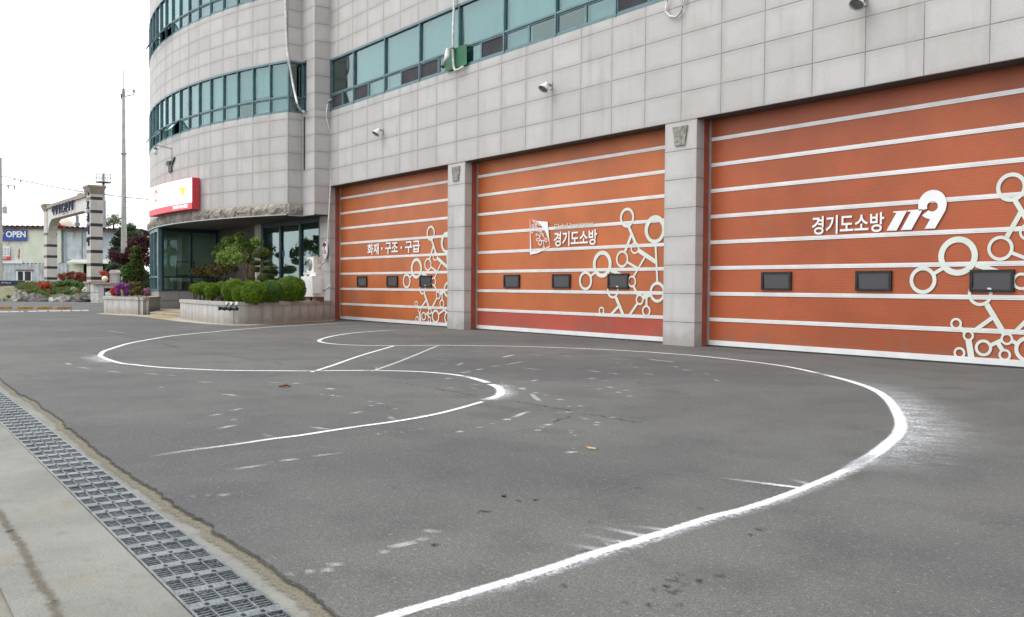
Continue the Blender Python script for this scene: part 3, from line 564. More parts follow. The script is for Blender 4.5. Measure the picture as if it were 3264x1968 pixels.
mb.face([(-1.66, 0, SILL), (XE, 0, SILL), (XE, .3, SILL), (-1.66, .3, SILL)], 1)
mb.face([(-1.66, 0, WTOP), (XE, 0, WTOP), (XE, .3, WTOP), (-1.66, .3, WTOP)], 1)
mb.face([(-1.66, 0, ROOF), (XE, 0, ROOF), (XE, 14, ROOF), (-1.66, 14, ROOF)], 1)
rf = [tuple(arc(a)) for a in np.linspace(20.9, -62, 50)]+[(-33.5, 14)]
for p_, q_ in zip(rf, rf[1:]): mb.face([(*p_, ROOF), (*q_, ROOF), (-1.66, 14, ROOF)], 1)
mb.face([(-2.7, -1.1, ROOF), (-1.7, 0, ROOF), (-1.66, 14, ROOF)], 1)
mb.wall((XE, 0), (XE, 14), 0, ROOF, 0, 14/WT, 0, ROOF/.6); mb.wall((XE, 14), (-33.5, 14), 0, ROOF, 0, 60, 0, ROOF/.6)
mb.build('facade_wall', ['granite', 'soffit'], fs)
mb = MB()                                                             # dark rooms behind the windows
mb.box(-1.6, XE, 1.1, 1.2, SILL-.3, WTOP+.3); mb.face([(-1.6, .3, SILL), (XE, .3, SILL), (XE, 1.2, SILL), (-1.6, 1.2, SILL)]); mb.face([(-1.6, .3, WTOP), (XE, .3, WTOP), (XE, 1.2, WTOP), (-1.6, 1.2, WTOP)])
AA = list(np.arange(20.9, -46, -1.16))
for z0, z1 in ((SILL, WTOP), (SILL3, WTOP3)):
    for a, b in zip(AA, AA[1:]):
        p, q, p2, q2 = arc(a, CR-1.0), arc(b, CR-1.0), arc(a), arc(b); mb.wall(p, q, z0, z1)
        for z in (z0-.002, z1+.002): mb.face([(*p, z), (*q, z), (*q2, z), (*p2, z)])
mb.build('window_room', 'dark', fs)
mb = MB()                                                             # curved corner block, stepped piers beside the doors
def arcwall(z0, z1, v0, v1, r=CR, a0=20.91, a1=-62, m=0):
    n = 72
    for i in range(n):
        a, b = a0+(a1-a0)*i/n, a0+(a1-a0)*(i+1)/n
        mb.wall(arc(a, r), arc(b, r), z0, z1, (20.91-a)/2.32, (20.91-b)/2.32, v0, v1, m)
vv = lambda z: (z-zl)/.6
arcwall(4.108, SILL, vv(4.108), vv(SILL)); arcwall(WTOP+.02, SILL3, 0.0, (SILL3-WTOP)/.546); arcwall(WTOP3, ROOF+.5, 0, 2.2)
e0 = arc(-62); mb.wall(e0, (-33.5, 14), 0, ROOF, 0, 4, 0, ROOF/.6)
for z0, z1 in ((SILL, WTOP+.02), (SILL3, WTOP3)):
    for i in range(14):
        a, b = -44-18*i/14, -44-18*(i+1)/14; mb.wall(arc(a), arc(b), z0, z1, 0, 1, 0, 3)
PR = [(-1.66, 0), (-1.72, -.555), (-2.70, -.58), (-2.70, -1.105)]
for i, (A, B) in enumerate(zip(PR, PR[1:])):
    L = math.hypot(B[0]-A[0], B[1]-A[1]); off = 3+i*2
    zz = [(3.71, SILL), (SILL, WTOP+.02), (WTOP+.02, SILL3), (SILL3, WTOP3), (WTOP3, ROOF)]
    for j, (z0, z1) in enumerate(zz):
        if i == 2 and j in (1, 3): continue
        v0, v1 = (vv(z0), vv(z1)) if z0 < 7 else ((z0-SILL)/.6, (z1-SILL)/.6)
        if i == 1 and j in (1, 3):
            Bm = (-2.34, -.571); mb.wall(A, Bm, z0, z1, off+.02, off+.62, v0, v1); continue
        mb.wall(A, B, z0, z1, off+.02, off+.98, v0, v1)
mb.build('curved_wall', 'granite_tower', fs)
mb = MB()                                                             # rough stone cornice under the curve
prof = [(0.0, 4.108), (.05, 4.095), (.085, 4.03), (.105, 3.96), (.105, 3.89), (.09, 3.82), (.06, 3.735)]; NP = len(prof); rows = []
def rough(u, z, j):
    if j in (0, NP-1): return 0
    jt = abs((u+.5) % 1-.5); cell = math.floor(u)
    r = .05*mnoise.noise(Vector((u*2.6, z*7, 3+cell*5)))+.035*mnoise.noise(Vector((u*7, z*17, 8)))+.02*mnoise.noise(Vector((u*17, z*40, 1)))
    return r-(.06 if jt < .02 else 0)
for i in range(560):
    a = 20.91-(20.91+45)*i/559; u = (20.91-a)/2.32
    rows.append([(*arc(a, CR+max(.005, d+rough(u, z, j))), z) for j, (d, z) in enumerate(prof)])
pre = []
for i in range(14):
    y = -.58-.5*i/13; pre.append([(-2.70+max(.004, d*.8+rough(-3+i/13*.55, z, j)), y, z) for j, (d, z) in enumerate(prof)])
rows = pre+rows
vs = [p for r in rows for p in r]; mb.shared(vs, [(i*NP+j, (i+1)*NP+j, (i+1)*NP+j+1, i*NP+j+1) for i in range(len(rows)-1) for j in range(NP-1)], 0, False)
mb.build('cornice', plain("rough_cornice_stone", (.31, .285, .25), .85, 0, 2.2, .35, .35, .8, 14, streak=.45), fs)
mb = MB()                                                             # thin white drip edge and soffit board
for i in range(60):
    a, b = 20.91-70*i/60, 20.91-70*(i+1)/60
    mb.wall(arc(a, CR+.065), arc(b, CR+.065), 3.70, 3.735); mb.face([(*arc(a, CR+.065), 3.70), (*arc(b, CR+.065), 3.70), (*arc(b, CR-.05), 3.70), (*arc(a, CR-.05), 3.70)])
for A, B in zip(PR[1:], PR[2:]): mb.wall((A[0]+.02, A[1]-.02), (B[0]+.02, B[1]-.02), 3.68, 3.71)
mb.build('drip_edge', 'alu', fs)
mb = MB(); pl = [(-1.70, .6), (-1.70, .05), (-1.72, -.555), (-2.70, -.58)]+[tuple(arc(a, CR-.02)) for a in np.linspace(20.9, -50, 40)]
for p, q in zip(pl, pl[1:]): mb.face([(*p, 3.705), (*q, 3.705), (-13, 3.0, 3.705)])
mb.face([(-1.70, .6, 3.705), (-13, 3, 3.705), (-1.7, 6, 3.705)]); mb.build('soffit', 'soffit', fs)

def bay(o, e, n, wd, z0, zt, z1, sashes, blind=True, name='window', last=False, dark=False, bz=0.0):
    o = np.array((*o, 0.)); e = np.array((*e, 0.)); n = np.array((*n, 0.)); F = 'teal'
    ob = lambda mb, a, z, dx, dz, d0, dy, m=0: mb.obox(o+e*a+n*(d0-.02)+np.array((0, 0, z)), e, n, dx, dy, dz, m)
    mb = MB(); fw = .046
    ob(mb, 0, z0, fw, z1-z0, -.06, .10); ob(mb, fw, z0, wd-fw, .05, -.05, .075); ob(mb, fw, z1-.07, wd-fw, .07, -.05, .085); ob(mb, fw, zt-.025, wd-fw, .05, -.05, .08)
    if last: ob(mb, wd, z0, fw, z1-z0, -.06, .10)
    f = mb.build(name, F, fs)
    mb = MB(); ob(mb, fw, zt+.025, wd-fw, z1-.07-zt-.025, -.035, .008); mb.build('pane', 'glass_dark' if dark else 'glass', f)
    if blind:
        mb = MB(); ob(mb, fw+.01, zt+.03+bz, wd-fw-.02, z1-.1-zt-bz, -.16, .006); mb.build('blind', 'blind', f)
    for (a, b, kind) in sashes:
        a, b = max(a, fw), min(b, wd); mb = MB(); s = .04; zz0, zz1 = z0+.05, zt-.025
        if kind == 'hopper':                                          # top-hung sash tilted out
            L = zz1-zz0-.01; c, sn = math.cos(math.radians(38)), math.sin(math.radians(38)); top = o+e*a+n*.03+np.array((0, 0, zz1-.005)); dn = np.array((0, 0, -1.))*c+n*sn; nn = n*c+np.array((0, 0, 1.))*sn
            def sb(u, v, du, dv, t, m=0):
                q = top+e*u+dn*v; mb.hexa([q, q+e*du, q+e*du+nn*t, q+nn*t, q+dn*dv, q+dn*dv+e*du, q+dn*dv+e*du+nn*t, q+dn*dv+nn*t], m)
            wd2 = b-a-.01; sb(0, 0, wd2, s, .035); sb(0, L-s, wd2, s, .035); sb(0, s, s, L-2*s, .035); sb(wd2-s, s, s, L-2*s, .035); sb(s, s, wd2-2*s, L-2*s, .008, 1)
            mb.build('sash', ['teal', 'glass'], f); continue
        d = -.03 if kind != 'screen' else -.02
        ob(mb, a, zz0, b-a, s, d, .03); ob(mb, a, zz1-s, b-a, s, d, .03); ob(mb, a, zz0+s, s, zz1-zz0-2*s, d, .03); ob(mb, b-s, zz0+s, s, zz1-zz0-2*s, d, .03)
        ob(mb, a+s, zz0+s, b-a-2*s, zz1-zz0-2*s, d+.004, .006, 1)
        mb.build('sash', ['teal', {'glass': 'glass', 'screen': 'screen', 'dark': 'glass_dark'}[kind]], f)
        if kind == 'glass' and blind:
            mb = MB(); ob(mb, a+.02, zz0, b-a-.04, zz1-zz0, -.16, .006); mb.build('blind', 'blind', f)
# facade windows, two tile widths each
xs = [-1.60, .06]+[.06+2.079*k for k in range(1, 9)]
SA = {0: ((0, .86, 'screen'), (.86, 1.66, 'dark')), 1: ((0, 1.02, 'screen'), (1.02, 2.08, 'glass')), 2: ((0, 1.0, 'glass'), (1.0, 2.08, 'screen')), 3: ((0, 1.04, 'screen'), (1.04, 2.08, 'glass')), 4: ((0, 1.05, 'glass'), (1.05, 2.08, 'screen')), 5: ((0, 1.03, 'glass'), (1.03, 2.08, 'dark')), 6: ((0, 1.07, 'dark'), (1.07, 2.08, 'glass')), 7: ((0, 1.03, 'screen'), (1.03, 2.08, 'glass')), 8: ((0, 1.03, 'glass'), (1.03, 2.08, 'screen'))}
for i in range(9): bay((xs[i], .0), (1, 0), (0, -1), xs[i+1]-xs[i], SILL, TRAN, WTOP, SA[i], blind=i > 0, last=i == 8, dark=i == 0)
mb = MB(); mb.wall((xs[9]+.06, 0.001), (XE, 0.001), SILL, WTOP, xs[9]/WT, XE/WT, 0, 3); mb.build('wall_panel', 'granite', fs)
random.seed(3)
for fl, (z0, zt, z1) in enumerate(((SILL, TRAN, WTOP+.02), (SILL3, TRAN3, WTOP3))):
    k = 0; a = 20.9
    while a > -43.5:
        p, q = arc(a), arc(a-2.32); L = np.linalg.norm(p-q); e = (p-q)/L; n = np.array((e[1], -e[0]))
        op = (fl == 0 and k in (8, 10, 12)) or (fl == 1 and k in (9, 10, 12))
        bay(q, e, n, L, z0, zt, z1, ((0, L, 'hopper' if op else 'glass' if k % 5 != 2 else 'dark'),), blind=not (fl == 0 and k in (7, 9)) and not (fl == 1 and k in (0, 6, 11)), last=k == 0, bz=random.choice((0, 0, 0, .05, .12, .3)))
        a -= 2.32; k += 1
    bay((-2.70, -1.105), (0, 1), (1, 0), .525, z0, zt, z1, ((0, .525, 'dark'),), blind=False, dark=True)
    bay((-2.70, -.58), (1, 0), (0, -1), .34, z0, zt, z1, ((0, .34, 'dark'),), blind=False, dark=True)
# pillars between the doors, jambs
for x0, x1 in ((5.80, 6.645), (14.09, 14.955), (22.40, 23.26)):
    mb = MB(); v = lambda z: (z-.493)/.6
    mb.wall((x0, 0), (x1, 0), 0, zl, .03, .97, v(0), v(zl)); mb.wall((x1, 0), (x1, .235), 0, zl, 1.1, 1.4, v(0), v(zl)); mb.wall((x0, .235), (x0, 0), 0, zl, 2.1, 2.4, v(0), v(zl))
    f = mb.build('pillar', 'granite_pillar', fs)
    mb = MB(); c = (x0+x1)/2; mb.prism([(-.135, 4.20), (.135, 4.20), (.20, 4.60), (-.20, 4.60)], (c, 0.001, 0), (1, 0, 0), (0, 0, 1), (0, -1, 0), .035); mb.build('plaque', 'plaque', f)
mb = MB(); v = lambda z: (z-.493)/.6
mb.wall((-2.56, .05), (-1.70, .05), 0, 3.70, .03, .97, v(0), v(3.7)); mb.wall((-1.70, .05), (-1.70, .235), 0, zl, 1.1, 1.45, v(0), v(zl)); mb.wall((-1.70, 0), (-1.70, .05), 3.6, zl, 1.02, 1.1, v(3.6), v(zl))
mb.build('pillar', 'granite_pillar', fs)

# garage doors
RG = [(5.976, 2.824, .228, .165), (6.847, 2.516, .314, .215), (5.168, 1.767, .321, .224), (5.83, 1.874, .198, .147), (4.592, 1.373, .232, .167), (6.239, 2.116, .136, .098), (6.152, 1.354, .134, .092), (6.405, .942, .124, .082), (6.939, 1.117, .233, .165), (5.535, 1.149, .193, .142), (5.162, .660, .095, .058), (6.611, .692, .130, .085), (5.363, .473, .089, .054), (5.226, .184, .096, .058), (5.603, .288, .134, .088), (5.956, .449, .095, .060), (5.93, .195, .095, .058), (6.273, .304, .204, .145), (6.947, .284, .2, .145)]
BR = [((6.03, 2.62), (6.271, 2.20), .075), ((6.12, 2.42), (5.925, 2.05), .075), ((6.35, 2.06), (6.88, 1.79), .10), ((6.569, 1.93), (6.20, 1.46), .05), ((6.0, 1.80), (6.38, 1.635), .055), ((6.864, 2.22), (6.935, 1.34), .055), ((4.79, 1.49), (4.94, 1.58), .06), ((5.46, 1.62), (5.80, 1.505), .08), ((6.207, 1.24), (6.335, 1.05), .06), ((6.51, .995), (6.745, 1.08), .11), ((6.613, 1.03), (6.616, .81), .06), ((6.33, .85), (6.06, .55), .06), ((5.64, .985), (5.915, .53), .085), ((5.737, .78), (5.44, .545), .065), ((5.219, .60), (5.31, .53), .07), ((5.366, .40), (5.425, .08), .10), ((5.72, .34), (5.876, .425), .06), ((6.03, .425), (6.10, .385), .06), ((5.815, .39), (5.89, .275), .07), ((6.44, .38), (6.72, .50), .06), ((6.72, .53), (6.87, .42), .06)]
EX, EZ, NY = (1, 0, 0), (0, 0, 1), (0, -1, 0)
def clipz(poly, zmin, zmax=99):
    for sgn, lim in ((1, zmin), (-1, zmax)):
        out = []
        for i, p in enumerate(poly):
            q = poly[(i+1) % len(poly)]; a, b = sgn*(p[1])-sgn*lim, sgn*q[1]-sgn*lim
            if a >= 0: out.append(p)
            if a*b < 0: t = a/(a-b); out.append((p[0]+(q[0]-p[0])*t, p[1]+(q[1]-p[1])*t))
        poly = out
    return poly
def clipx(poly, xmax): return [(x, z) for z, x in clipz([(z, x) for x, z in poly], -99, xmax)]
def garage_door(x0, x1, base, idx, jx):
    d = MB(); d.box(x0, x1, .475, .53, .02, 5.0); door = d.build('garage_door', 'rubber', fs)
    zj = [4.843-.53474*j for j in range(0, 9)]+[.075]
    for j in range(9):
        hi, lo = zj[j], zj[j+1]; mb = MB(); mb.box(x0+.0, x1, .43, .474, lo, hi)
        mt = 'red_panel' if idx == 2 and j == 8 else base
        p = mb.build('door_panel', mt, door)
        if mt == 'red_panel': p['label'] = 'redder replacement bottom panel'
    for j in range(1, 9):
        mb = MB(); z = zj[j]
        for a, b, dd in ((-.038, -.016, .012), (-.014, .010, .015), (.012, .036, .012)): mb.box(x0+.03, x1, .43-dd, .4298, z+a, z+b)
        mb.build('panel_strip', 'steel_white', door)
    mb = MB(); mb.box(x0+.03, x1, .41, .4298, .03, .13); mb.build('panel_strip', 'steel_white', door); mb = MB(); mb.box(x0, x1, .40, .47, .001, .028); mb.build('rubber_seal', 'rubber', door)
    mb = MB(); mb.box(jx-.07, jx, .236, .428, .004, zl); mb.build('jamb', 'orange_jamb', door)
    mb = MB(); mb.box(jx+.001, jx+.05, .40, .4285, .004, zl); mb.build('guide_rail', 'alu', door)
    for wx in (1.345, 3.365, 5.375):
        mb = MB(); a, b, z0, z1 = x0+wx, x0+wx+.675, 1.187, 1.540; t = .045; y0 = .385
        mb.box(a, b, y0, .4285, z1-t*.8, z1); mb.box(a, b, y0, .4285, z0, z0+t*.8); mb.box(a, a+t, y0, .4285, z0+t*.8, z1-t*.8); mb.box(b-t, b, y0, .4285, z0+t*.8, z1-t*.8)
        mb.hexa([(a+t, .415, z0+t*.8), (b-t, .415, z0+t*.8), (b-t, .428, z0+t*.8), (a+t, .428, z0+t*.8), (a+t, .40, z1-t*.8), (b-t, .40, z1-t*.8), (b-t, .428, z1-t*.8), (a+t, .428, z1-t*.8)], 1)
        mb.build('door_window', ['black_metal', M['pane_dark']], door)
    mb = MB(); zmin = .585 if idx == 2 else .13; xm = x1-x0; y = .4135
    for (cx, cz, ro, ri) in RG:
        if cz+ro*.4 < zmin: continue
        n = 40; of = -.018 if ro > .3 and cx > 6 else 0
        for i in range(n):
            q0, q1 = 2*math.pi*i/n, 2*math.pi*(i+1)/n
            P = [(cx+ri*math.cos(q0), cz+of+ri*math.sin(q0)), (cx+ro*math.cos(q0), cz+ro*math.sin(q0)), (cx+ro*math.cos(q1), cz+ro*math.sin(q1)), (cx+ri*math.cos(q1), cz+of+ri*math.sin(q1))]
            P = clipx(clipz(P, zmin), xm)
            if len(P) > 2: mb.face([(x0+a, y, b) for a, b in P])
    for k, (A, B, t) in enumerate(BR):
        A, B = np.array(A), np.array(B); u = (B-A)/np.linalg.norm(B-A); q = np.array((-u[1], u[0]))*t/2
        P = clipx(clipz([tuple(A-q), tuple(B-q), tuple(B+q), tuple(A+q)], zmin), xm)
        if len(P) > 2: mb.face([(x0+a, y+.0002*(k+1)*.1+.0003, b) for a, b in P])
    mb.build('ring_graphic', 'decal', door)
    return door
m_, t_ = new_mat("dark_door_pane"); k_ = N(t_); k_.out(k_.bsdf((.075, .075, .08), .16, 0, None, .6).outputs[0]); M['pane_dark'] = m_
TX = dict(e=EX, up=EZ, nrm=NY)
X1d, X2d, X3d = -1.712, 6.596, 14.959
d1 = garage_door(X1d, 5.85, 'orange', 1, -1.70); d2 = garage_door(X2d, 14.14, 'orange', 2, 6.645); d3 = garage_door(X3d, 22.45, 'orange_shaded', 3, 14.955)
YT = .409
for s, a, b in (('화재', 2.06, 2.83), ('구조', 3.24, 4.05), ('구급', 4.50, 5.38)): text(s, (X1d+a, YT, 2.258), w=b-a, h=.37, bold=.022, parent=d1, **TX)
for a in (3.03, 4.27):
    mb = MB(); mb.prism([(a+.045*math.cos(q), 2.44+.045*math.sin(q)) for q in np.linspace(0, 6.28, 12, endpoint=False)], (X1d, YT, 0), EX, EZ, NY, .004); mb.build('lettering', 'vinyl', d1)
text('경기도소방', (X2d+3.415, YT, 2.235), w=1.575, h=.37, bold=.02, parent=d2, **TX)
text('Global', (X2d+3.42, YT, 2.69), w=.52, h=.115, bold=.002, mat='decal', parent=d2, **TX)
text('Inspiration', (X2d+4.02, YT, 2.655), w=.84, h=.15, bold=.002, mat='decal', parent=d2, **TX)
text('경기도소방', (X3d+2.456, YT, 2.222), w=1.43, h=.345, bold=.018, parent=d3, **TX)
mb = MB()
for q in (((3.931, 2.237), (4.116, 2.231), (4.299, 2.565), (4.061, 2.567), (4.042, 2.545), (4.11, 2.541)), ((4.193, 2.237), (4.38, 2.235), (4.573, 2.569), (4.318, 2.57), (4.303, 2.545), (4.369, 2.544))): mb = MB(); mb.prism(q, (X3d, YT, 0), EX, EZ, NY, .004); mb.build('digit', 'vinyl', d3)
mb = MB()
tail = [(4.61, 2.239), (4.785, 2.235), (4.965, 2.54), (4.90, 2.53), (4.80, 2.47), (4.72, 2.43)]
mb.prism(tail, (X3d, YT+.0015, 0), EX, EZ, NY, .004)
n = 48
for i in range(n):
    q = [2*math.pi*(i+j)/n for j in (0, 1)]; o_ = [(4.734+.241*math.cos(t), 2.638+.243*math.sin(t)) for t in q]; h_ = [(4.736+.092*math.cos(t), 2.606+.086*math.sin(t)) for t in q]
    if o_[0][0] < 4.60 and o_[0][1] < 2.57 and o_[0][1] > 2.49: continue
    mb.face([(X3d+a, YT-.004, b) for a, b in (o_[0], o_[1], h_[1], h_[0])])
mb.build('digit', 'vinyl', d3)
mb = MB()                                                             # page-curl badge with the ring cluster on the middle door
for k, pl in enumerate((((2.444, 2.993), (2.456, 2.985), (2.475, 2.60), (2.520, 2.134), (2.462, 2.057)), ((2.462, 2.057), (2.75, 2.085), (2.95, 2.138), (3.262, 2.24), (3.25, 2.268), (2.95, 2.16), (2.75, 2.128), (2.50, 2.134)), ((2.456, 2.990), (2.70, 2.925), (3.165, 2.876), (3.20, 2.62), (3.262, 2.25), (3.19, 2.45), (3.08, 2.63), (2.95, 2.76), (2.75, 2.89)))):
    mb.face([(X2d+a, YT-.004-.0004*k, b) for a, b in pl])
def ring(cx, cz, ro, ri, n=20):
    for i in range(n):
        q0, q1 = 2*math.pi*i/n, 2*math.pi*(i+1)/n
        mb.face([(X2d+cx+r*math.cos(q), YT-.003, cz+r*math.sin(q)) for r, q in ((ri, q0), (ro, q0), (ro, q1), (ri, q1))])
def bar(A, B, t):
    A, B = np.array(A), np.array(B); u = (B-A)/np.linalg.norm(B-A); q = np.array((-u[1], u[0]))*t/2
    mb.face([(X2d+p[0], YT-.0034, p[1]) for p in (A-q, B-q, B+q, A+q)])
for r in ((2.60, 2.92, .034, .018), (2.71, 2.885, .034, .018), (2.575, 2.79, .052, .034), (2.54, 2.66, .05, .032), (2.70, 2.80, .045, .028), (2.75, 2.44, .04, .024), (2.87, 2.36, .075, .05), (3.10, 2.41, .055, .036), (3.02, 2.20, .05, .032), (2.72, 2.57, .03, .016), (2.90, 2.62, .045, .03), (2.98, 2.55, .035, .02), (2.80, 2.68, .04, .025), (2.72, 2.68, .026, .012), (2.85, 2.53, .034, .02)): ring(*r)
for r in (((2.62, 2.90), (2.69, 2.83), .016), ((2.73, 2.86), (2.86, 2.79), .016), ((2.60, 2.76), (2.68, 2.78), .014), ((2.72, 2.77), (2.79, 2.70), .016), ((2.82, 2.66), (2.86, 2.63), .016), ((2.92, 2.58), (2.96, 2.57), .014), ((2.75, 2.57), (2.84, 2.54), .014), ((2.86, 2.50), (2.78, 2.45), .014), ((2.93, 2.40), (3.05, 2.41), .022), ((3.0, 2.40), (3.02, 2.25), .016), ((2.98, 2.53), (3.06, 2.46), .014), ((2.86, 2.51), (2.88, 2.43), .016)): bar(*r)
mb.build('badge', 'vinyl', d2)

# ground floor: glazed office corner, recessed entrance
oc = np.array((-13.35, arc(-6.33, CR-.05)[1]))
mb = MB(); PB = .935
mb.wall(oc, (-13.35, .2), 0, PB, 0.02, 2.9, 0, 2.0)
A0 = list(np.linspace(-6.33, -52, 40))
for a, b in zip(A0, A0[1:]): mb.wall(arc(a, CR-.05), arc(b, CR-.05), 0, PB, (a)/2.4, b/2.4, 0, 2)
mb.build('plinth', 'granite_base', fs)
mb = MB()
mb.box(-13.4, -8.7, .2, .3, 0, 3.70); mb.build('entrance_wall', 'brown_wall', fs)
pdr = [ony(*Zc(450, 680, 4.953)(a, 900), .2)[0] for a in (1640, 1790)]
mb = MB(); mb.box(pdr[0], pdr[1], .16, .198, .13, 2.3); mb.build('wood_door', 'wood', fs)
mb = MB(); mb.wall((-8.68, .08), (-8.02, .08), 0, 3.7, .03, .97, 0, 6.1); mb.wall((-8.02, .08), (-8.02, .3), 0, 3.7, 1.1, 1.4, 0, 6.1); mb.build('pillar', 'granite_pillar', fs)
def glazing(o, e, n, wd, z0, zs, frame='teal_dark', g='glass_dark', fw=.10, last=True):
    o = np.array((*o, 0.)); e = np.array((*e, 0.)); n = np.array((*n, 0.)); mb = MB(); z1 = 3.695
    ob = lambda mb, a, z, dx, dz, d0, dy: mb.obox(o+e*a+n*d0+np.array((0, 0, z)), e, n, dx, dy, dz)
    ob(mb, 0, z0, fw, z1-z0, -.06, .12); ob(mb, fw, z1-.16, wd-fw, .16, -.05, .10); ob(mb, fw, z0, wd-fw, .06, -.05, .10)
    for z in zs: ob(mb, fw, z-.04, wd-fw, .08, -.05, .10)
    if last: ob(mb, wd, z0, fw, z1-z0, -.06, .12)
    f = mb.build('window', frame, fs); zz = [z0+.02]+list(zs)+[z1-.08]
    for a, b in zip(zz, zz[1:]):
        mb = MB(); ob(mb, fw, a+.04, wd-fw, b-a-.08, -.02, .01); mb.build('pane', g, f)
cv = onz(*Zc(450, 680, 4.953)(725, 262), 3.69)
glazing(oc+np.array((0, .11)), (0, 1), (1, 0), (-1.06-oc[1])-.11, PB, (1.545,), last=False); glazing((-13.35, -1.06), (0, 1), (1, 0), 1.15, PB, (1.545,), last=True)
mb = MB(); mb.box(oc[0]-.06, oc[0]+.075, oc[1]-.045, oc[1]+.105, PB, 3.695); mb.build('corner_post', 'teal', fs)
a = -6.33
while a > -50:
    p, q = arc(a, CR-.05), arc(a-2.9, CR-.05); L = np.linalg.norm(p-q); e = (p-q)/L; glazing(q, e, (e[1], -e[0]), L, PB, (1.545,), fw=.06, last=False, frame='teal'); a -= 2.9
xg = [ony(*Zc(750, 650, 4.9525)(a, 700), .16)[0] for a in (440, 722, 1035, 1350)]
for i in range(3): glazing((xg[i]-.06, .16), (1, 0), (0, -1), xg[i+1]-xg[i], .08, (), fw=.20 if i == 0 else .14, last=i == 2)
mb = MB(); mb.box(-8.0, -2.5, .2, .3, 0, .10); mb.build('door_sill', 'alu', fs)
mb = MB()                                                             # rooms behind the ground-floor glass
mb.box(-25, -1.8, 5.2, 5.3, 0, 3.7, 0); mb.box(-13.2, -13.1, .3, 5.2, 0, 3.7, 0); mb.box(-8.75, -8.65, .3, 5.2, 0, 3.7, 0); mb.box(-1.84, -1.76, .3, 5.2, 0, 3.7, 0)
mb.face([(-13.1, .3, .13), (-1.8, .3, .13), (-1.8, 5.2, .13), (-13.1, 5.2, .13)], 1)
for a, b in zip(A0, A0[1:]): mb.face([(*arc(a, CR-.2), .5), (*arc(b, CR-.2), .5), (-13.4, 5.2, .5)], 1)
mb.box(-15.6, -15.5, -1.9, 5.2, .5, 3.7)
mb.build('room', ['room', 'soffit'], fs)
mb = MB()                                                             # notice board and cabinet seen through the office glass
mb.box(-15.49, -15.46, -1.0, -.15, 1.62, 1.66); mb.box(-15.49, -15.46, -1.0, -.15, 2.26, 2.30); mb.box(-15.49, -15.46, -1.0, -.96, 1.66, 2.26); mb.box(-15.49, -15.46, -.19, -.15, 1.66, 2.26); mb.box(-15.45, -14.9, .25, 1.5, .5, 1.9); mb.box(-15.2, -14.6, -1.2, -.4, .5, 1.35); mb.box(-15.5, -14.8, .0, .14, .5, 1.4)
mb.build('cabinet', 'wood', fs)

# ---------------------------------------------------------------- things on the building
def copy_tree(o, loc, label, scale=None, rz=None):
    c = o.copy(); COL.objects.link(c); c.location = tuple(loc); c['label'] = label
    if scale: c.scale = scale
    if rz is not None: c.rotation_euler = (0, 0, rz)
    for ch in o.children:
        k = ch.copy(); COL.objects.link(k); k.parent = c
        for g in ch.children: q = g.copy(); COL.objects.link(q); q.parent = k
    return c
# curved box sign, lit by the sky; its glow is added
RS = CR+.36; a0 = onarc(450+887/5.503, 450+900/5.503, RS)[1]; a1 = -17.5
def proj(p): d = np.asarray(p)-CAM; return PW/2+FPX*(d@AR)/(d@AF)
a1 = min((abs(proj((*arc(a, CR+.36), 4.8))-475), a) for a in np.linspace(-13, 4, 300))[1]
zt, zr, zb_ = onarc(450+887/5.503, 450+637/5.503, RS)[0][2], onarc(450+887/5.503, 450+1075/5.503, RS)[0][2], onarc(450+887/5.503, 450+1190/5.503, RS)[0][2]
sg = thing('sign_box', (*arc(a0, CR), zb_), 'curved white and red box sign wrapped round the corner block above the entrance', 'sign')
def curved(z0, z1, r, A, B, name, mt, par, n=40, r2=None):
    mb = MB()
    for i in range(n):
        a, b = A+(B-A)*i/n, A+(B-A)*(i+1)/n
        mb.wall(arc(a, r), arc(b, r), z0, z1)
        if r2:
            for z in (z0, z1): mb.face([(*arc(a, r), z), (*arc(b, r), z), (*arc(b, r2), z), (*arc(a, r2), z)])
    if r2:
        for a in (A, B): mb.wall(arc(a, r), arc(a, r2), z0, z1)
    return mb.build(name, mt, par)
curved(zb_, zt, RS-.012, a0+.02, a1, 'case', 'red_sign', sg, r2=CR+.04)
curved(zr, zt-.015, RS, a0-.0, a1, 'white_panel', 'glow_white', sg, r2=RS-.01); curved(zb_+.01, zr, RS+.002, a0-.0, a1, 'red_band', 'glow_red', sg, r2=RS-.01)
def on_sign(L, off, name, mt):
    mb = MB(); P = [onarc(*p, RS+off)[0] for p in L]; mb.face(P); return mb.build(name, mt, sg)
s5 = Zc(450, 450, 5.503)
on_sign([s5(*p) for p in ((655, 820), (700, 812), (730, 822), (800, 802), (782, 842), (756, 862), (752, 945), (728, 958), (704, 945), (700, 872), (672, 850))], .012, 'eagle_mark', 'glow_yellow')
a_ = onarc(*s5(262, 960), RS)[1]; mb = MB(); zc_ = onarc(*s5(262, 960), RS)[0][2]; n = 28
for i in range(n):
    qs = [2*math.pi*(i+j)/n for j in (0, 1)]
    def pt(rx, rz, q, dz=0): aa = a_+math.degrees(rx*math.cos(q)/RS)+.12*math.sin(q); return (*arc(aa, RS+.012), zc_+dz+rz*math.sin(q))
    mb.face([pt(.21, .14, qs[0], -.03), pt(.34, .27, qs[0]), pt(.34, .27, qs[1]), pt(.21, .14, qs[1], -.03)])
mb.build('nine_mark', 'glow_pink', sg); mb = MB()
for px in (212, 190):
    aa = onarc(*s5(px, 1030), RS)[1]; zz = onarc(*s5(px, 1030), RS)[0][2]; w2 = .35
    mb.face([(*arc(aa-w2, RS+.012), zz-.18), (*arc(aa-w2+.2, RS+.012), zz-.18), (*arc(aa+w2, RS+.012), zz+.16), (*arc(aa+w2-.2, RS+.012), zz+.16)])
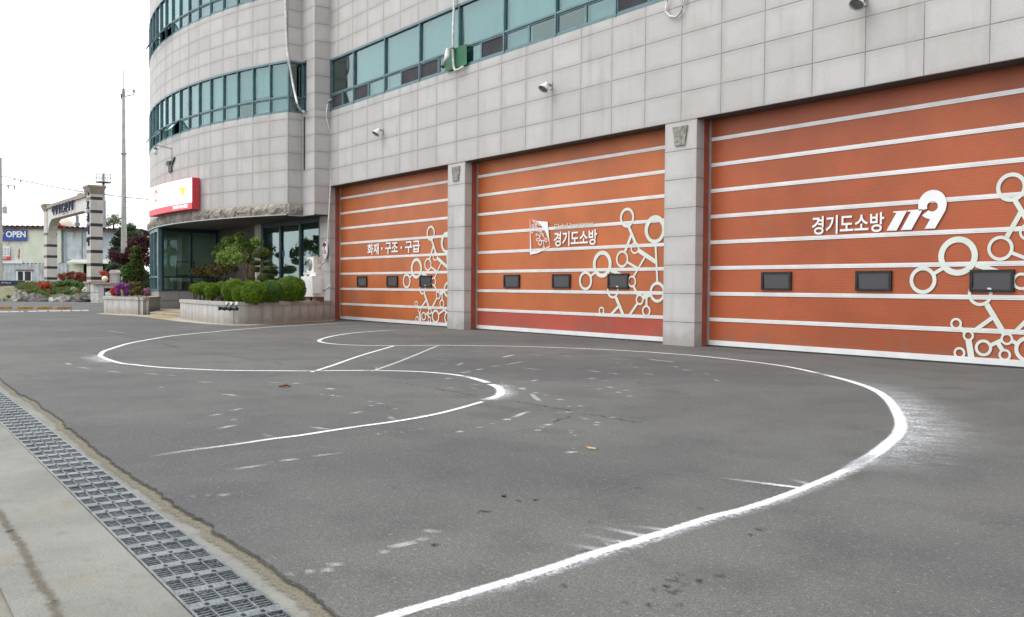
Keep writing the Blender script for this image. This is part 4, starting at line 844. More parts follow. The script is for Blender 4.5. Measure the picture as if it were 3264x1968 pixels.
mb.build('one_mark', emit("pale_grey_added_glow", (.62, .58, .56), .2), sg)  # added glow on the grey strokes too
pA, pB = onarc(*s5(562, 1200), RS), onarc(*s5(818, 1165), RS); tw = (pB[1]-pA[1])*math.pi/180*RS
tb = text('SONGSAN FIRE HOUSE', (0, 0, 0), EX, EZ, NY, w=tw, h=.135, bold=.02, mat='glow_white', name='sign_lettering')
mb = MB(); vs = [(*arc(pA[1]+math.degrees(v.co[0]/RS), RS+.014), v.co[2]+zb_+.075) for v in tb.data.vertices]; mb.shared(vs, [tuple(p.vertices) for p in tb.data.polygons], 0, False)
me_ = tb.data; bpy.data.objects.remove(tb); bpy.data.meshes.remove(me_); mb.build('sign_lettering', 'glow_white', sg)
# bronze eagle emblem
p, a_ = onarc(450+520/5.503, 450+425/5.503); e = np.array((math.cos(math.radians(a_)), math.sin(math.radians(a_)), 0)); nrm = np.array((e[1], -e[0], 0)); mb = MB()
for pl, d in (([(-.64, .16), (-.42, .42), (-.12, .33), (0, .10), (.12, .30), (.34, .42), (.56, .34), (.44, .14), (.30, .02), (.22, -.12), (-.20, -.12), (-.30, .0)], .07), ([(-.20, -.12), (.22, -.12), (.20, -.34), (.28, -.46), (.0, -.56), (-.26, -.46), (-.20, -.34)], .09), ([(-.12, .30), (.12, .30), (.09, .05), (-.09, .05)], .12), ([(.30, .02), (.56, .34), (.62, .48), (.48, .46), (.25, .2)], .10)): mb.prism([(x*1.0, y*.56) for x, y in pl], p, e, EZ, nrm, d*.55)
mb.blob(p+nrm*.06+np.array((0, 0, .1)), (.07, .03, .08), 2, .2, 2, 8)
tag(mb.build('eagle_emblem', 'bronze', loc=p), 'dark bronze eagle emblem fixed to the curved wall above the box sign', 'emblem')
# hanging lantern on its bracket
pw, aw = onarc(450+535/5.503, 450+135/5.503); lt = thing('bracket_lantern', pw, 'small white lantern hanging from a thin bracket arm on the curved wall', 'lamp')
e = np.array((math.cos(math.radians(aw)), math.sin(math.radians(aw)), 0)); nrm = np.array((e[1], -e[0], 0)); end = pw+nrm*.64-e*.02+np.array((0, 0, .10))
mb = MB(); mb.tube([pw, end], .022, 6); mb.tube([pw+(0, 0, .06), pw+(0, 0, -1.0)], .018, 6); mb.build('bracket', 'galv', lt)
mb = MB(); mb.lathe([(.012, 0), (.012, -.10), (.05, -.13), (.085, -.20)], end, n=10); mb.build('cap', 'bronze', lt)
mb = MB(); mb.lathe([(.07, -.20), (.09, -.27), (.08, -.35), (.04, -.41), (.0, -.42)], end, n=10); mb.build('lamp_glass', 'white_paint', lt)
# floodlights
def floodlight(loc, label):
    L = np.array(loc); f = thing('floodlight', L, label, 'floodlight', 'floodlights along the facade'); ax = np.array((-.02, -.58, -.80)); ax /= np.linalg.norm(ax); b = L+np.array((0, -.14, .11))
    mb = MB(); mb.box(L[0]-.05, L[0]+.05, -.02, 0, L[2]-.02, L[2]+.16); mb.tube([L+(0, -.02, .08), L+(0, -.10, .10), b], .028, 8); mb.build('bracket', 'galv', f)
    mb = MB(); mb.lathe([(.0, -.02), (.05, 0), (.06, .04), (.06, .07), (.10, .11), (.125, .19), (.135, .205), (.125, .205), (.09, .11), (.0, .09)], b, ax, 20); mb.build('shade', 'white_paint', f)
    mb = MB(); mb.lathe([(.124, .185), (.0, .185)], b, ax, 20); mb.build('lens', 'lampglass', f); return f
f1 = floodlight((2.055, 0, 6.09), 'floodlight on the facade above the left garage door')
copy_tree(f1, (10.33, 0, 6.10), 'floodlight on the facade above the middle garage door'); copy_tree(f1, (18.654, 0, 6.12), 'floodlight on the facade above the right garage door')
# green board, camera, hoses and cables
zq = Zc(1040, 150, 3.715); ps = [ony(*zq(a, b), -.07) for a, b in ((1480, 55), (1690, 0), (1685, 215), (1427, 300))]
mb = MB(); mb.box(5.74, 6.80, -.075, -.062, SILL+.01, TRAN+.02); tag(mb.build('green_board', 'green_board', loc=(6.2, -.07, SILL)), 'dark green board closing one small pane of the facade window', 'board')
cc = ony(1040+1430/3.715, 150+150/3.715, -.25); cc_t = thing('security_camera', cc, 'white security camera hanging beside the green board on the facade window', 'camera')
mb = MB(); mb.tube([cc+(.08, -.02, .30), cc+(.02, -.02, .10), cc+(-.10, -.06, -.16)], [.055, .075, .08], 10); mb.build('body', 'white_paint', cc_t)
mb = MB(); mb.tube([cc+(-.10, -.06, -.16), cc+(-.13, -.07, -.22)], [.06, .06], 10); mb.build('lens', 'black_metal', cc_t)
mb = MB(); mb.tube([cc+(.08, -.02, .28), cc+(.15, .1, .32), cc+(.15, .19, .30)], .025, 6); mb.build('bracket', 'galv', cc_t)
def cable(name, pts, r, mat, label, cat='cable', n=8, step=.1):
    mb = MB(); mb.tube(cr(pts, step), r, n); return tag(mb.build(name, mat, loc=pts[-1]), label, cat)
q4 = Zc(1000, 0, 2.0533); xg_ = ony(*q4(915, 100), -.10)[0]
cable('drain_hose', [(xg_, -.06, 11.2), (xg_, -.08, 9.4), (xg_+.01, -.12, 8.4), (xg_+.02, -.12, 7.6), ony(*q4(925, 462), -.13), ony(*q4(950, 455), -.13), ony(*q4(980, 437), -.10)], .035, 'hose', 'straight white drain hose hanging down past the green board', 'hose')
q7 = Zc(700, 150, 4.9525)
ptsh = [onarc(x, y, CR+.05)[0] for x, y in ((909, -30), (911, 60), q7(1062, 0), q7(1085, 180))]+[ony(*q7(a, b), -1.0) for a, b in ((1130, 450), (1180, 700), (1235, 920))]+[ony(*q7(a, b), -.72) for a, b in ((1280, 1000), (1335, 1025))]
cable('drain_hose', ptsh, .04, 'hose', 'slack white hose draped over the corner window of the curved block', 'hose')
onx = lambda px, py, x: CAM+(x-CAM[0])/ray(px, py)[0]*ray(px, py)
q8 = Zc(700, 400, 4.1275); q9 = Zc(750, 650, 4.9525); PX = -1.63
pts = [ony(*q7(1765, 832), -.03)]+[onx(*q7(a, b), PX) for a, b in ((1730, 850), (1700, 920), (1690, 1000), (1690, 1150), (1735, 1300), (1772, 1420))]+[onx(*q8(a, b), PX) for a, b in ((1475, 110), (1478, 230), (1465, 450), (1460, 700))]+[ony(*q8(a, b), -.05) for a, b in ((1448, 1000), (1440, 1150), (1430, 1300))]+[ony(*q9(a, b), -.03) for a, b in ((1465, 480), (1452, 700), (1440, 860), (1420, 910))]+[ony(*q9(a, b), -.72) for a, b in ((1340, 970), (1290, 1025))]
cable('white_conduit', pts, .03, 'hose', 'long white conduit running down the pier from the facade window to the air conditioners', 'conduit')
q2 = Zc(1600, 0, 3.715)
cable('cable_loop', [ony(*q2(a, b), -.06) for a, b in ((1985, -60), (1950, 30), (1935, 130), (1990, 195), (2060, 205), (2120, 150), (2150, 60), (2170, -50))], .022, 'hose', 'loop of grey cable hanging on the facade at the top edge', 'cable')
mb = MB(); xx = ony(*q8(1113, 300), -.60); mb.tube([(xx[0], -.60, SILL-.15), (xx[0], -.60, ony(*q8(1115, 580), -.6)[2])], .025, 8); tag(mb.build('drain_pipe', 'bronze', loc=(xx[0], -.6, 5)), 'thin dark drain pipe on the stepped pier below the corner window', 'pipe')
# round station badge on the pillar
pc = ony(1015+540/24.76, 770+720/24.76, -.02); bd = thing('round_sign', pc, 'white round wall sign with navy top and the number 136 on the granite pillar', 'sign')
mb = MB(); mb.lathe([(0, .03), (.19, .03), (.20, .02), (.20, 0)], pc, (0, -1, 0), 28)
mb.build('disc', 'white_paint', bd); 
for v in bd.children: v.scale = (1, 1, 1.55)
mb = MB(); mb.prism([(.185*math.cos(q), 1.55*.185*math.sin(q)) for q in np.linspace(.55, 2.6, 14)], pc+(0, -.031, 0), EX, EZ, NY, .004); mb.build('navy_top', 'navy', bd)
mb = MB(); mb.prism([(-.035, .05), (.035, .05), (.05, .18), (-.05, .18)], pc+(0, -.036, 0), EX, EZ, NY, .004); mb.build('red_mark', 'red_sign', bd)
text('136', pc+(-.13, -.032, -.12), w=.26, h=.15, bold=.01, mat='navy', parent=bd, **TX)
pc = ony(750+762/4.9525, 650+790/4.9525, .03); mb = MB(); mb.lathe([(0, .02), (.105, .02), (.11, 0)], pc, (0, -1, 0), 20); o = mb.build('round_sticker', 'blue', loc=pc); o.scale = (1, 1, 1.5); tag(o, 'oval blue sticker on the entrance glass', 'sticker')

# air conditioner outdoor units on their brick stand
x0, x1 = ony(*q9(1085, 1300), -1.0)[0], ony(*q9(1268, 1300), -1.0)[0]; PT = .655
zA, zB = ony(*q9(1268, 1470), -1.0)[2], ony(*q9(1268, 1092), -1.0)[2]; yb = -.66
ac = thing('air_conditioner', (x1, -.6, zA), 'large white outdoor air conditioner with a slanted fan hood standing on bricks', 'air conditioner')
mb = MB(); mb.box(x0, x1, -1.0, yb, zA, zB); mb.box(x0-.02, x1+.02, -1.02, yb+.02, zB-.03, zB+.01); mb.box(x1-.55, x1-.5, -1.012, -1.0, zA+.1, zB-.1); mb.build('case', 'white_paint', ac)
hx0, hx1 = ony(*q9(1030, 1200), -1.35)[0], ony(*q9(1205, 1200), -1.35)[0]; hz0, hz1 = ony(*q9(1120, 1415), -1.35)[2], ony(*q9(1120, 1150), -1.35)[2]
mb = MB(); mb.hexa([(hx0+.22, -1.30, hz0), (hx1, -1.30, hz0), (hx1, -1.0, hz0+.02), (hx0+.22, -1.0, hz0+.02), (hx0, -1.34, hz1), (hx1, -1.34, hz1+.02), (hx1, -1.0, hz1+.04), (hx0, -1.0, hz1+.02)]); mb.build('fan_hood', 'white_paint', ac)
mb = MB(); mb.box(x1-.62, x1-.53, -1.03, -1.0, zA+.35, zA+.75); mb.build('handle', 'black_metal', ac)
mb = MB(); mb.tube([(x1, -.72, zA+.24), (x1+.06, -.70, zA+.25), (x1+.10, -.50, zA+.40)], .045, 8); mb.build('pipe_stub', 'hose', ac)
mb = MB(); mb.box(x1-.32, x1-.12, -1.006, -1.0, zB-.22, zB-.15); mb.build('small_label', 'blue', ac)
mb = MB()
for a in (x0+.05, x1-.35): mb.box(a, a+.30, -.95, yb, PT, zA-.002)
tag(mb.build('brick_stand', 'brick', loc=(x1, -.6, PT)), 'two low red brick blocks under the large air conditioner', 'bricks')
u0, u1 = ony(*q9(1133, 1000), -.92)[0], ony(*q9(1240, 1000), -.92)[0]; uz = ony(*q9(1240, 838), -.92)[2]
au = thing('air_conditioner', (u1, -.6, zB+.012), 'smaller cream outdoor air conditioner with a round fan grille stacked on the larger unit', 'air conditioner')
mb = MB(); mb.box(u0, u1, -.92, -.64, zB+.012, uz); mb.build('case', 'cream_paint', au)
mb = MB(); mb.box(u0+.01, u1-.01, -.93, -.921, zB+.03, uz-.02); mb.build('front_panel', 'white_paint', au)
cx_ = u0+(u1-u0)*.42; mb = MB(); mb.lathe([(0, .012), (.21, .012), (.22, 0)], (cx_, -.931, zB+(uz-zB)*.52), (0, -1, 0), 24)
for r in (.06, .11, .16, .20): mb.lathe([(r-.005, .015), (r-.005, .025), (r+.005, .025), (r+.005, .015)], (cx_, -.931, zB+(uz-zB)*.52), (0, -1, 0), 24, 1)
o = mb.build('fan_grille', ['lampglass', 'galv'], au); 
mb = MB(); mb.box(u1-.3, u1-.2, -.936, -.93, uz-.42, uz-.24); mb.build('round_mark', plain("magenta_mark", (.42, .05, .18)), au)
mb = MB(); mb.box(u1, u1+.05, -.84, -.70, uz-.35, uz-.10); mb.build('valve_cover', 'cream_paint', au)

# ---------------------------------------------------------------- planters, step, kerb
base = [onz(*zg(a, b))[:2] for a, b in ((100, 480), (400, 525), (680, 552))]+[np.array(v) for v in ((.25, -4.50), (.62, -4.34), (.74, -4.05), (.66, -3.55))]+[np.array((.2, -2.42)), np.array((-1.2, -.12))]
outer = cr(base, .12); back = [np.array((-1.7, -.10)), np.array((-6.2, -.10)), np.array((-6.2, -1.2))]
def planter(name, outer, back, ztop, label, th=.26):
    ctr = np.mean(outer, 0); p = thing(name, (*ctr, 0), label, 'planter'); n = len(outer); ins = []
    for i, q in enumerate(outer):
        d = outer[min(i+1, n-1)]-outer[max(i-1, 0)]; d = d/np.linalg.norm(d); ins.append(q+np.array((-d[1], d[0]))*th)
    mb = MB(); L = 0
    for i in range(n-1):
        l2 = L+np.linalg.norm(outer[i+1]-outer[i]); mb.wall(outer[i], outer[i+1], 0, ztop-.105, L/.46, l2/.46, .1, .42); mb.wall(ins[i+1], ins[i], 0, ztop-.1, .2, .3, .1, .4); L = l2
    for j in (0, n-1): mb.wall(outer[j], ins[j], 0, ztop-.1, .2, .8, .1, .4)
    mb.build('wall', 'granite_planter', p); mb = MB(); L = 0; o2 = []
    for i, q in enumerate(outer): o2.append(q+(q-ins[i])/th*.035)
    for i in range(n-1):
        l2 = L+np.linalg.norm(outer[i+1]-outer[i]); u, v = L/1.3, l2/1.3
        mb.wall(o2[i], o2[i+1], ztop-.105, ztop, u, v, .2, .26); mb.wall(ins[i+1], ins[i], ztop-.105, ztop, u, v, .2, .26)
        for z in (ztop-.105, ztop): mb.face([(*o2[i], z), (*o2[i+1], z), (*ins[i+1], z), (*ins[i], z)], 0, [(u, .3), (v, .3), (v, .4), (u, .4)])
        L = l2
    for j in (0, n-1): mb.wall(o2[j], ins[j], ztop-.105, ztop, .2, .8, .2, .26)
    mb.build('coping', 'granite_coping', p); mb = MB(); poly = ins+back; c = np.mean(poly, 0)
    for i in range(len(poly)): a, b = poly[i], poly[(i+1) % len(poly)]; mb.face([(*a, ztop-.06), (*b, ztop-.06), (c[0], c[1], ztop-.02)])
    mb.build('soil', 'soil', p); return p
planter('planter', outer, back, .69, 'long curved granite planter with clipped bushes in front of the entrance')
b1 = [onz(*Zc(250, 850, 6.16)(a, b))[:2] for a, b in ((470, 915), (505, 920), (880, 940), (1255, 958))]; b1 = [b1[0]+np.array((-.9, .6))]+b1[1:]
o1 = cr(b1, .2)+[np.array((-9.05, -4.28))]+cr([(-9.1, -4.2), (-10.5, -3.5), (-12.2, -2.7)], .2)
planter('planter', o1, [np.array((-14.0, -2.9)), np.array((-14.5, -4.2))], .70, 'granite planter of azaleas left of the entrance step')
st = [onz(*Zc(250, 850, 6.16)(a, b))[:2] for a, b in ((1460, 960), (2000, 1010))]
mb = MB(); P = [(-8.9, -4.05), (-5.0, -4.02), (-5.0, .18), (-13.3, .18), (-13.3, -2.4), (-11.6, -2.9)]
mb.face([(x, y, .135) for x, y in P]); 
for a, b in zip(P, P[1:]): mb.wall(a, b, 0, .095); mb.wall((a[0]-.0, a[1]-.03), (b[0], b[1]-.03), .095, .135)
struct(mb.build('entrance_step', 'kerb')); sheet('tactile_strip', [[(-9.0, -3.75, .139), (-5.1, -3.75, .139), (-5.1, -3.2, .139), (-9.6, -3.2, .139)]], 'yellow')
ko = [onz(*zg(a, b))[:2] for a, b in ((0, 505), (200, 528), (400, 545), (800, 570), (1000, 572), (1100, 568), (1600, 535), (2110, 508))]
ko = [onz(*Zc(0, 950, 3.52)(a, b))[:2] for a, b in ((1080, 178), (1300, 195), (1500, 205), (1700, 225))]+ko; kk = cr(ko, .3); mb = MB()
mb.face([(*q, .015) for q in kk]+[(-1.3, .15, .015), (-13.2, .15, .015), (-14.0, -3.4, .015)])
for a, b in zip(kk, kk[1:]): mb.wall(a, b, 0, .015)
struct(mb.build('kerb', 'kerb'))
yk = [onz(*Zc(250, 850, 6.16)(a, b), .016)[:2] for a, b in ((1250, 978), (1450, 990), (1680, 1018))]; mb = MB()
for a, b in zip(yk, yk[1:]): mb.face([(*a, .0185), (*b, .0185), (b[0]-.05, b[1]+.55, .0185), (a[0]-.05, a[1]+.55, .0185)])
struct(mb.build('yellow_kerb_paint', 'yellow'))
# fire hose inlet on the planter
pi_ = ony(*zg(740, 345), -4.55); sp_ = thing('hose_inlet', pi_, 'black cast fire hose inlet with three mouths on the planter wall', 'hose inlet')
mb = MB(); A_, B_ = ony(*zg(640, 340), -4.68), ony(*zg(845, 350), -4.62); mb.tube([A_, B_], .052, 12)
for t in (.25, .55, .85):
    c = A_+(B_-A_)*t; mb.tube([c, c+(0, .1, .16)], .02, 8)
mb.build('pipe', 'black_metal', sp_)
for t in (.1, .42, .75):
    c = A_+(B_-A_)*t; mb = MB(); mb.lathe([(.05, 0), (.062, .02), (.062, .07), (.045, .08), (0, .08)], c+(0, -.06, 0), (-.35, -1, -.1), 14); mb.build('mouth', 'black_metal', sp_)
mb = MB(); mb.lathe([(.075, 0), (0, 0)], A_+(-.045, -.178, -.01), (-.35, -1, -.1), 14); mb.build('cap', 'galv', sp_)
for a in (685, 750, 815):
    c = ony(*zg(a, 278), -4.62); mb = MB(); mb.box(c[0]-.085, c[0]+.085, -4.575, -4.565, c[2]-.04, c[2]+.05); mb.build('label_plate', 'white_paint', sp_)

# ---------------------------------------------------------------- plants
def shell(n, c, r, lo=-.35, noise=.18, seed=0, inner=.82):
    d = rng.normal(size=(n*2, 3)); d /= np.linalg.norm(d, axis=1, keepdims=True); d = d[d[:, 2] > lo][:n]
    k = np.array([1+noise*mnoise.noise(Vector(x*2.2)+Vector((seed, 0, 0))) for x in d])[:, None]*rng.uniform(inner, 1.03, size=(len(d), 1))
    return np.array(c)+d*np.array(r)*k, d
def bush(px, py0, py1, wpx, y, label, mat='leaf_box', n=4200, ls=.026, zbase=.67, group='clipped round bushes in the long planter', ry=1.0, lo=-.85, stems=3, cat='bush'):
    c0 = ony(px, (py0+py1)/2, y); k = ppm(c0); c0[2] -= (py1-py0)*.05/k; rx = wpx/2/k*1.12; rz = (py1-py0)/2/k*1.16
    b = thing('clipped_bush', (c0[0], y, zbase), label, cat, group); mb = MB(); sd = px*.13
    P, D = shell(int(n*2.2), c0, (rx, rx*ry, rz), lo, .08, sd, .90); mb.leaves(P, D, ls*.68)
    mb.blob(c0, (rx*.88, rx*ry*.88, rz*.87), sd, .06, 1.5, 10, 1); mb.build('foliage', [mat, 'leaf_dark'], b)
    mb = MB()
    for i in range(stems):
        q = rng.uniform(-.4, .4, 2)*rx; mb.tube([(c0[0]+q[0]*.5, y+q[1]*.5, zbase-.06), (c0[0]+q[0], y+q[1], c0[2]-rz*.3)], [.03, .02], 6)
    mb.build('stem', 'bark', b); return b
z6 = lambda a, b: (400+a/2.971, 600+b/2.971)
for i, (xa, xb, ya, yb2, y, lab) in enumerate(((612, 700, 908, 985, -2.9, 'small clipped bush at the far left end of the long planter, half behind its neighbour'), (652, 818, 893, 1010, -3.7, 'flat-topped clipped bush on a bare stem at the left end of the long planter'), (757, 872, 903, 1040, -3.8, 'clipped bush second along the long planter front from the left'), (842, 985, 888, 1012, -3.3, 'clipped bush with a dark stem behind the second front bush of the planter'), (922, 1140, 866, 1062, -3.5, 'tall rounded clipped bush above the hose inlet'), (1015, 1135, 924, 1072, -4.0, 'low clipped bush in front of the tall one above the hose inlet'), (1118, 1225, 880, 960, -2.6, 'clipped bush mostly hidden behind the widest one'), (1108, 1335, 888, 1078, -3.75, 'widest clipped bush at the rounded corner of the planter'), (1270, 1480, 880, 1072, -3.1, 'dark green clipped bush between the widest and the rightmost ones'), (1432, 1692, 838, 1058, -2.2, 'large domed clipped bush beside the air conditioners'))):
    a, b = z6((xa+xb)/2, ya), z6(0, yb2); bush(a[0], a[1], b[1], (xb-xa)/2.971, y, lab, 'leaf_box' if i != 8 else 'leaf_green', n=5200 if xb-xa > 200 else 3200)
def tiers(name, label, cat, root, L, mat, n, ls, trunk, y, core='leaf_dark', lo=-.6, group=None, inner=.8, zb0=None, nz=.3):
    t = thing(name, root, label, cat, group); mb = MB()
    for i, (px, py, w_, h_, dy) in enumerate(L):
        c = ony(px, py, y+dy); k = ppm(c); r = (w_/2/k/.9, w_/2/k*.9, h_/2/k); P, D = shell(max(60, int(n*(w_*h_)/900)), c, r, lo, nz, i*3.1+px, inner); mb.leaves(P, D, ls)
        if core: mb.blob(c, tuple(v*.8 for v in r), i+px, .2, 1.5, 8, 1)
    mb.build('foliage', [mat, core or mat], t); mb = MB()
    for pth, r in trunk: mb.tube([np.array(p, float) for p in pth], r, 7)
    mb.build('trunk', 'bark', t); return t
T = lambda a, b, y: ony(*z6(a, b), y)
tiers('topiary', 'cloud-pruned dark topiary with a domed top and stacked pads behind the bushes', 'topiary', (*T(1290, 900, -1.6)[:2], .65), [(*z6(1292, 622), 64, 40, 0), (*z6(1238, 712), 38, 18, .1), (*z6(1350, 700), 26, 13, -.1), (*z6(1238, 775), 36, 19, .1), (*z6(1352, 765), 40, 20, -.1), (*z6(1330, 850), 56, 30, 0), (*z6(1200, 870), 34, 18, .2), (*z6(1420, 875), 30, 14, .2)], 'leaf_topiary', 1100, .021, [([T(1290, 920, -1.6), T(1285, 800, -1.6), T(1290, 640, -1.6)], [.05, .045, .03])], -1.6, nz=.10, inner=.9)
for a, t0, t1, lab in ((1236, 862, 800, 'thin white marker post left of the topiary trunk'), (995, 880, 850, 'short white marker post among the bushes')):
    p, q = T(a, t0, -1.9), T(a, t1, -1.9); mb = MB(); mb.tube([(p[0], -1.9, .62), (p[0], -1.9, q[2])], .014, 6); tag(mb.build('marker_post', 'white_paint', loc=(p[0], -1.9, .62)), lab, 'post')
tr = thing('small_tree', (*T(1135, 900, -1.4)[:2], .65), 'small light green leafy tree with thin trunks in the planter before the entrance', 'tree')
mb = MB()
for i, (a, b, r) in enumerate(((930, 560, 75), (1010, 510, 85), (1085, 470, 55), (1090, 560, 90), (1000, 620, 90), (920, 640, 60), (1080, 660, 70), (1190, 520, 70), (1240, 510, 55), (1180, 590, 70), (1020, 690, 60), (890, 690, 40), (860, 620, 40), (1160, 680, 45), (955, 700, 45), (1095, 440, 30), (1260, 500, 35), (835, 625, 25))):
    c = ony(*z6(a, b), -1.5+rng.uniform(-.7, .7)); k = ppm(c); rr = r/2.971/k; P, D = shell(int(r*4.4), c, (rr, rr, rr*.8), -1, .5, i*5.3, .35); mb.leaves(P, D, .058, jit=1.6)
mb.build('crown', 'leaf_tree', tr); mb = MB()
for pth, r in ((((1150, 900), (1145, 800), (1110, 700), (1060, 600), (1000, 540)), .035), (((1145, 880), (1120, 760), (1085, 720), (1070, 560), (1090, 470)), .03), (((1155, 900), (1155, 760), (1175, 640), (1210, 540)), .03), (((1100, 690), (980, 660), (900, 640)), .018), (((1175, 640), (1120, 590), (1080, 560)), .015)):
    mb.tube([T(a, b, -1.5) for a, b in pth], [r*(1-.5*i/len(pth)) for i in range(len(pth))], 6)
mb.build('trunk', 'bark', tr)
tiers('spreading_pine', 'low spreading olive-brown pine in front of the office glass', 'tree', (*T(940, 905, -1.0)[:2], .65), [(*z6(700, 800), 62, 34, 0), (*z6(780, 770), 60, 36, .2), (*z6(860, 770), 70, 40, 0), (*z6(940, 760), 60, 32, -.2), (*z6(1020, 770), 46, 22, 0), (*z6(660, 790), 36, 22, .1), (*z6(860, 800), 60, 30, 0)], 'leaf_olive', 330, .045, [([T(935, 910, -1.0), T(940, 850, -1.0), T(960, 800, -1.0), T(850, 780, -1.0)], [.06, .05, .04, .02])], -1.0, None, -1, None, .4)
# planter of azaleas
z8 = lambda a, b: (340+a/5.717, 740+b/5.717)
def blobs(name, label, cat, D0, L, mat, n, ls, zb=.6, trunk=None, inner=.5, lo=-1, group=None, core=None):
    c0 = dep(L[0][0], L[0][1], D0); t = thing(name, (c0[0], c0[1], zb), label, cat, group); mb = MB(); low = min(dep(a, b+h/2, D0)[2] for a, b, w_, h, *_ in L)
    for i, (a, b, w_, h, *dd) in enumerate(L):
        c = dep(a, b, D0+(dd[0] if dd else 0)); k = ppm(c); r = (w_/2/k, w_/2/k, h/2/k); P, D = shell(max(40, int(n*w_*h/900)), c, r, lo, .45, i*2.3+a, inner); mb.leaves(P, D, ls, jit=1.3)
        if core: mb.blob(c, tuple(v*.75 for v in r), i+a, .25, 1.5, 8, 1)
    mb.build('foliage', [mat, core or mat], t); mb = MB()
    for pth, r in (trunk or [((( L[0][0], L[0][1]+L[0][3]*.2),), .03)]):
        pp = [dep(*p, D0) for p in pth]
        if len(pp) == 1: pp = [np.array((pp[0][0], pp[0][1], zb)), pp[0]]
        mb.tube(pp, [r*(1-.5*i/len(pp)) for i in range(len(pp))], 6)
    mb.build('stem', 'bark', t); return t
D1 = 42.5; zz8 = lambda L: [(*z8(a, b), w_/5.717, h/5.717, *dd) for a, b, w_, h, *dd in L]
blobs('conifer', 'columnar yellow-green conifer rising from the azalea planter', 'tree', D1+1, zz8([(530, 330, 170, 160), (525, 450, 210, 200), (540, 590, 240, 220), (560, 720, 260, 220), (520, 840, 280, 200)]), 'leaf_conifer', 700, .045, .62, [((z8(520, 940), z8(530, 400)), .07)], .55, -1, None, 'leaf_dark')
blobs('green_bush', 'bright green bush beside the columnar conifer', 'bush', D1+.3, zz8([(340, 680, 150, 160), (370, 760, 170, 180), (390, 620, 80, 80), (330, 800, 90, 120)]), 'leaf_green', 800, .045, .62, None, .5, -1, None, 'leaf_dark')
blobs('azalea_bush', 'bright red azalea at the left end of the azalea planter', 'azalea', D1-.6, zz8([(130, 1080, 130, 150), (170, 1120, 160, 110), (230, 1000, 90, 100), (190, 1040, 120, 140)]), 'fl_red', 1300, .035, .62, None, .5, -1, 'azaleas in the left planter', 'leaf_dark')
blobs('azalea_bush', 'purple azalea next to the red one in the azalea planter', 'azalea', D1-.9, zz8([(175, 1020, 60, 120), (200, 1080, 60, 110), (225, 970, 70, 80), (160, 1000, 40, 70)]), 'fl_purple', 1500, .035, .62, None, .5, -1, 'azaleas in the left planter')
blobs('azalea_bush', 'purple azalea below the columnar conifer', 'azalea', D1-.6, zz8([(385, 1000, 100, 120), (370, 1050, 60, 90), (330, 1010, 120, 130), (360, 1110, 140, 120), (300, 960, 120, 80)]), 'fl_purple', 900, .035, .62, None, .5, -1, 'azaleas in the left planter', 'leaf_dark')
blobs('azalea_bush', 'brown and green shrub in the middle of the azalea planter', 'shrub', D1-.8, zz8([(560, 1080, 150, 150), (600, 1030, 100, 90), (510, 960, 260, 110, .8), (640, 1110, 100, 90), (470, 1110, 120, 110)]), 'fl_brown', 900, .04, .62, None, .5, -1, 'azaleas in the left planter', 'leaf_dark')
blobs('azalea_bush', 'pink azalea dome by the glazed corner', 'azalea', D1-.7, zz8([(730, 1080, 130, 110), (740, 1130, 130, 80)]), 'fl_pink', 1100, .035, .62, None, .5, -1, 'azaleas in the left planter', 'leaf_dark')
for i, a in enumerate((808, 838, 868)):
    p = dep(*z8(a, 1060), D1-.7); mb = MB(); mb.tube([(p[0], p[1], .62), p], .025, 6); tag(mb.build('wooden_stake', 'stake', loc=(p[0], p[1], .62)), 'bare wooden stake among three at the right end of the azalea planter', 'stake', 'stakes at the planter end')

# ---------------------------------------------------------------- garden, gateway and sheds across the side road
HZ = lambda px: PH/2+(FPX*math.tan(PITCH)/1.0)*1.0 if False else 916.0+(PW/2-px)*.00754
def at(px, D, z): p = dep(px, HZ(px), D); p[2] = z; return p
def zat(px, py, D): return dep(px, py, D)[2]
def hill(px, D):
    t = min(1, max(0, (D-60.2)/3.0)); u = min(1, max(0, (D-62.5)/8.0)); k = min(1, max(0, (470-px)/120))
    return -.03+k*(.50*t*t*(3-2*t)+.52*u)+.10*k*t*mnoise.noise(Vector((px*.03, D*.35, 2)))
PXs = list(range(-1500, 480, 30)); Ds = [59.0, 59.5, 60, 60.6, 61.2, 62, 63, 64, 66, 68, 71, 75, 80, 90, 110, 140, 200, 300]; mb = MB()
vs = [at(px, D, hill(px, D) if D < 75 else hill(px, 75)) for D in Ds for px in PXs]; n = len(PXs)
mb.shared(vs, [(i*n+j, i*n+j+1, (i+1)*n+j+1, (i+1)*n+j) for i in range(len(Ds)-1) for j in range(n-1)]); struct(mb.build('garden_terrain', 'grass'))
mb = MB()                                                             # weeds scattered over the garden
for i in range(170):
    px, D = random.uniform(-40, 300), random.uniform(61.6, 76); px = px if px > 62 or D > 73.5 else px+120; r = random.uniform(.12, .38); c = at(px, D, hill(px, D)+r*.5); P, Dn = shell(int(90*r/.25), c, (r*1.3, r*1.3, r*.8), -.4, .5, i, .2); mb.leaves(P, Dn, .055, i % 3, jit=1.5)
struct(mb.build('weeds', ['leaf_green', 'fl_brown', 'leaf_olive']), 'stuff')
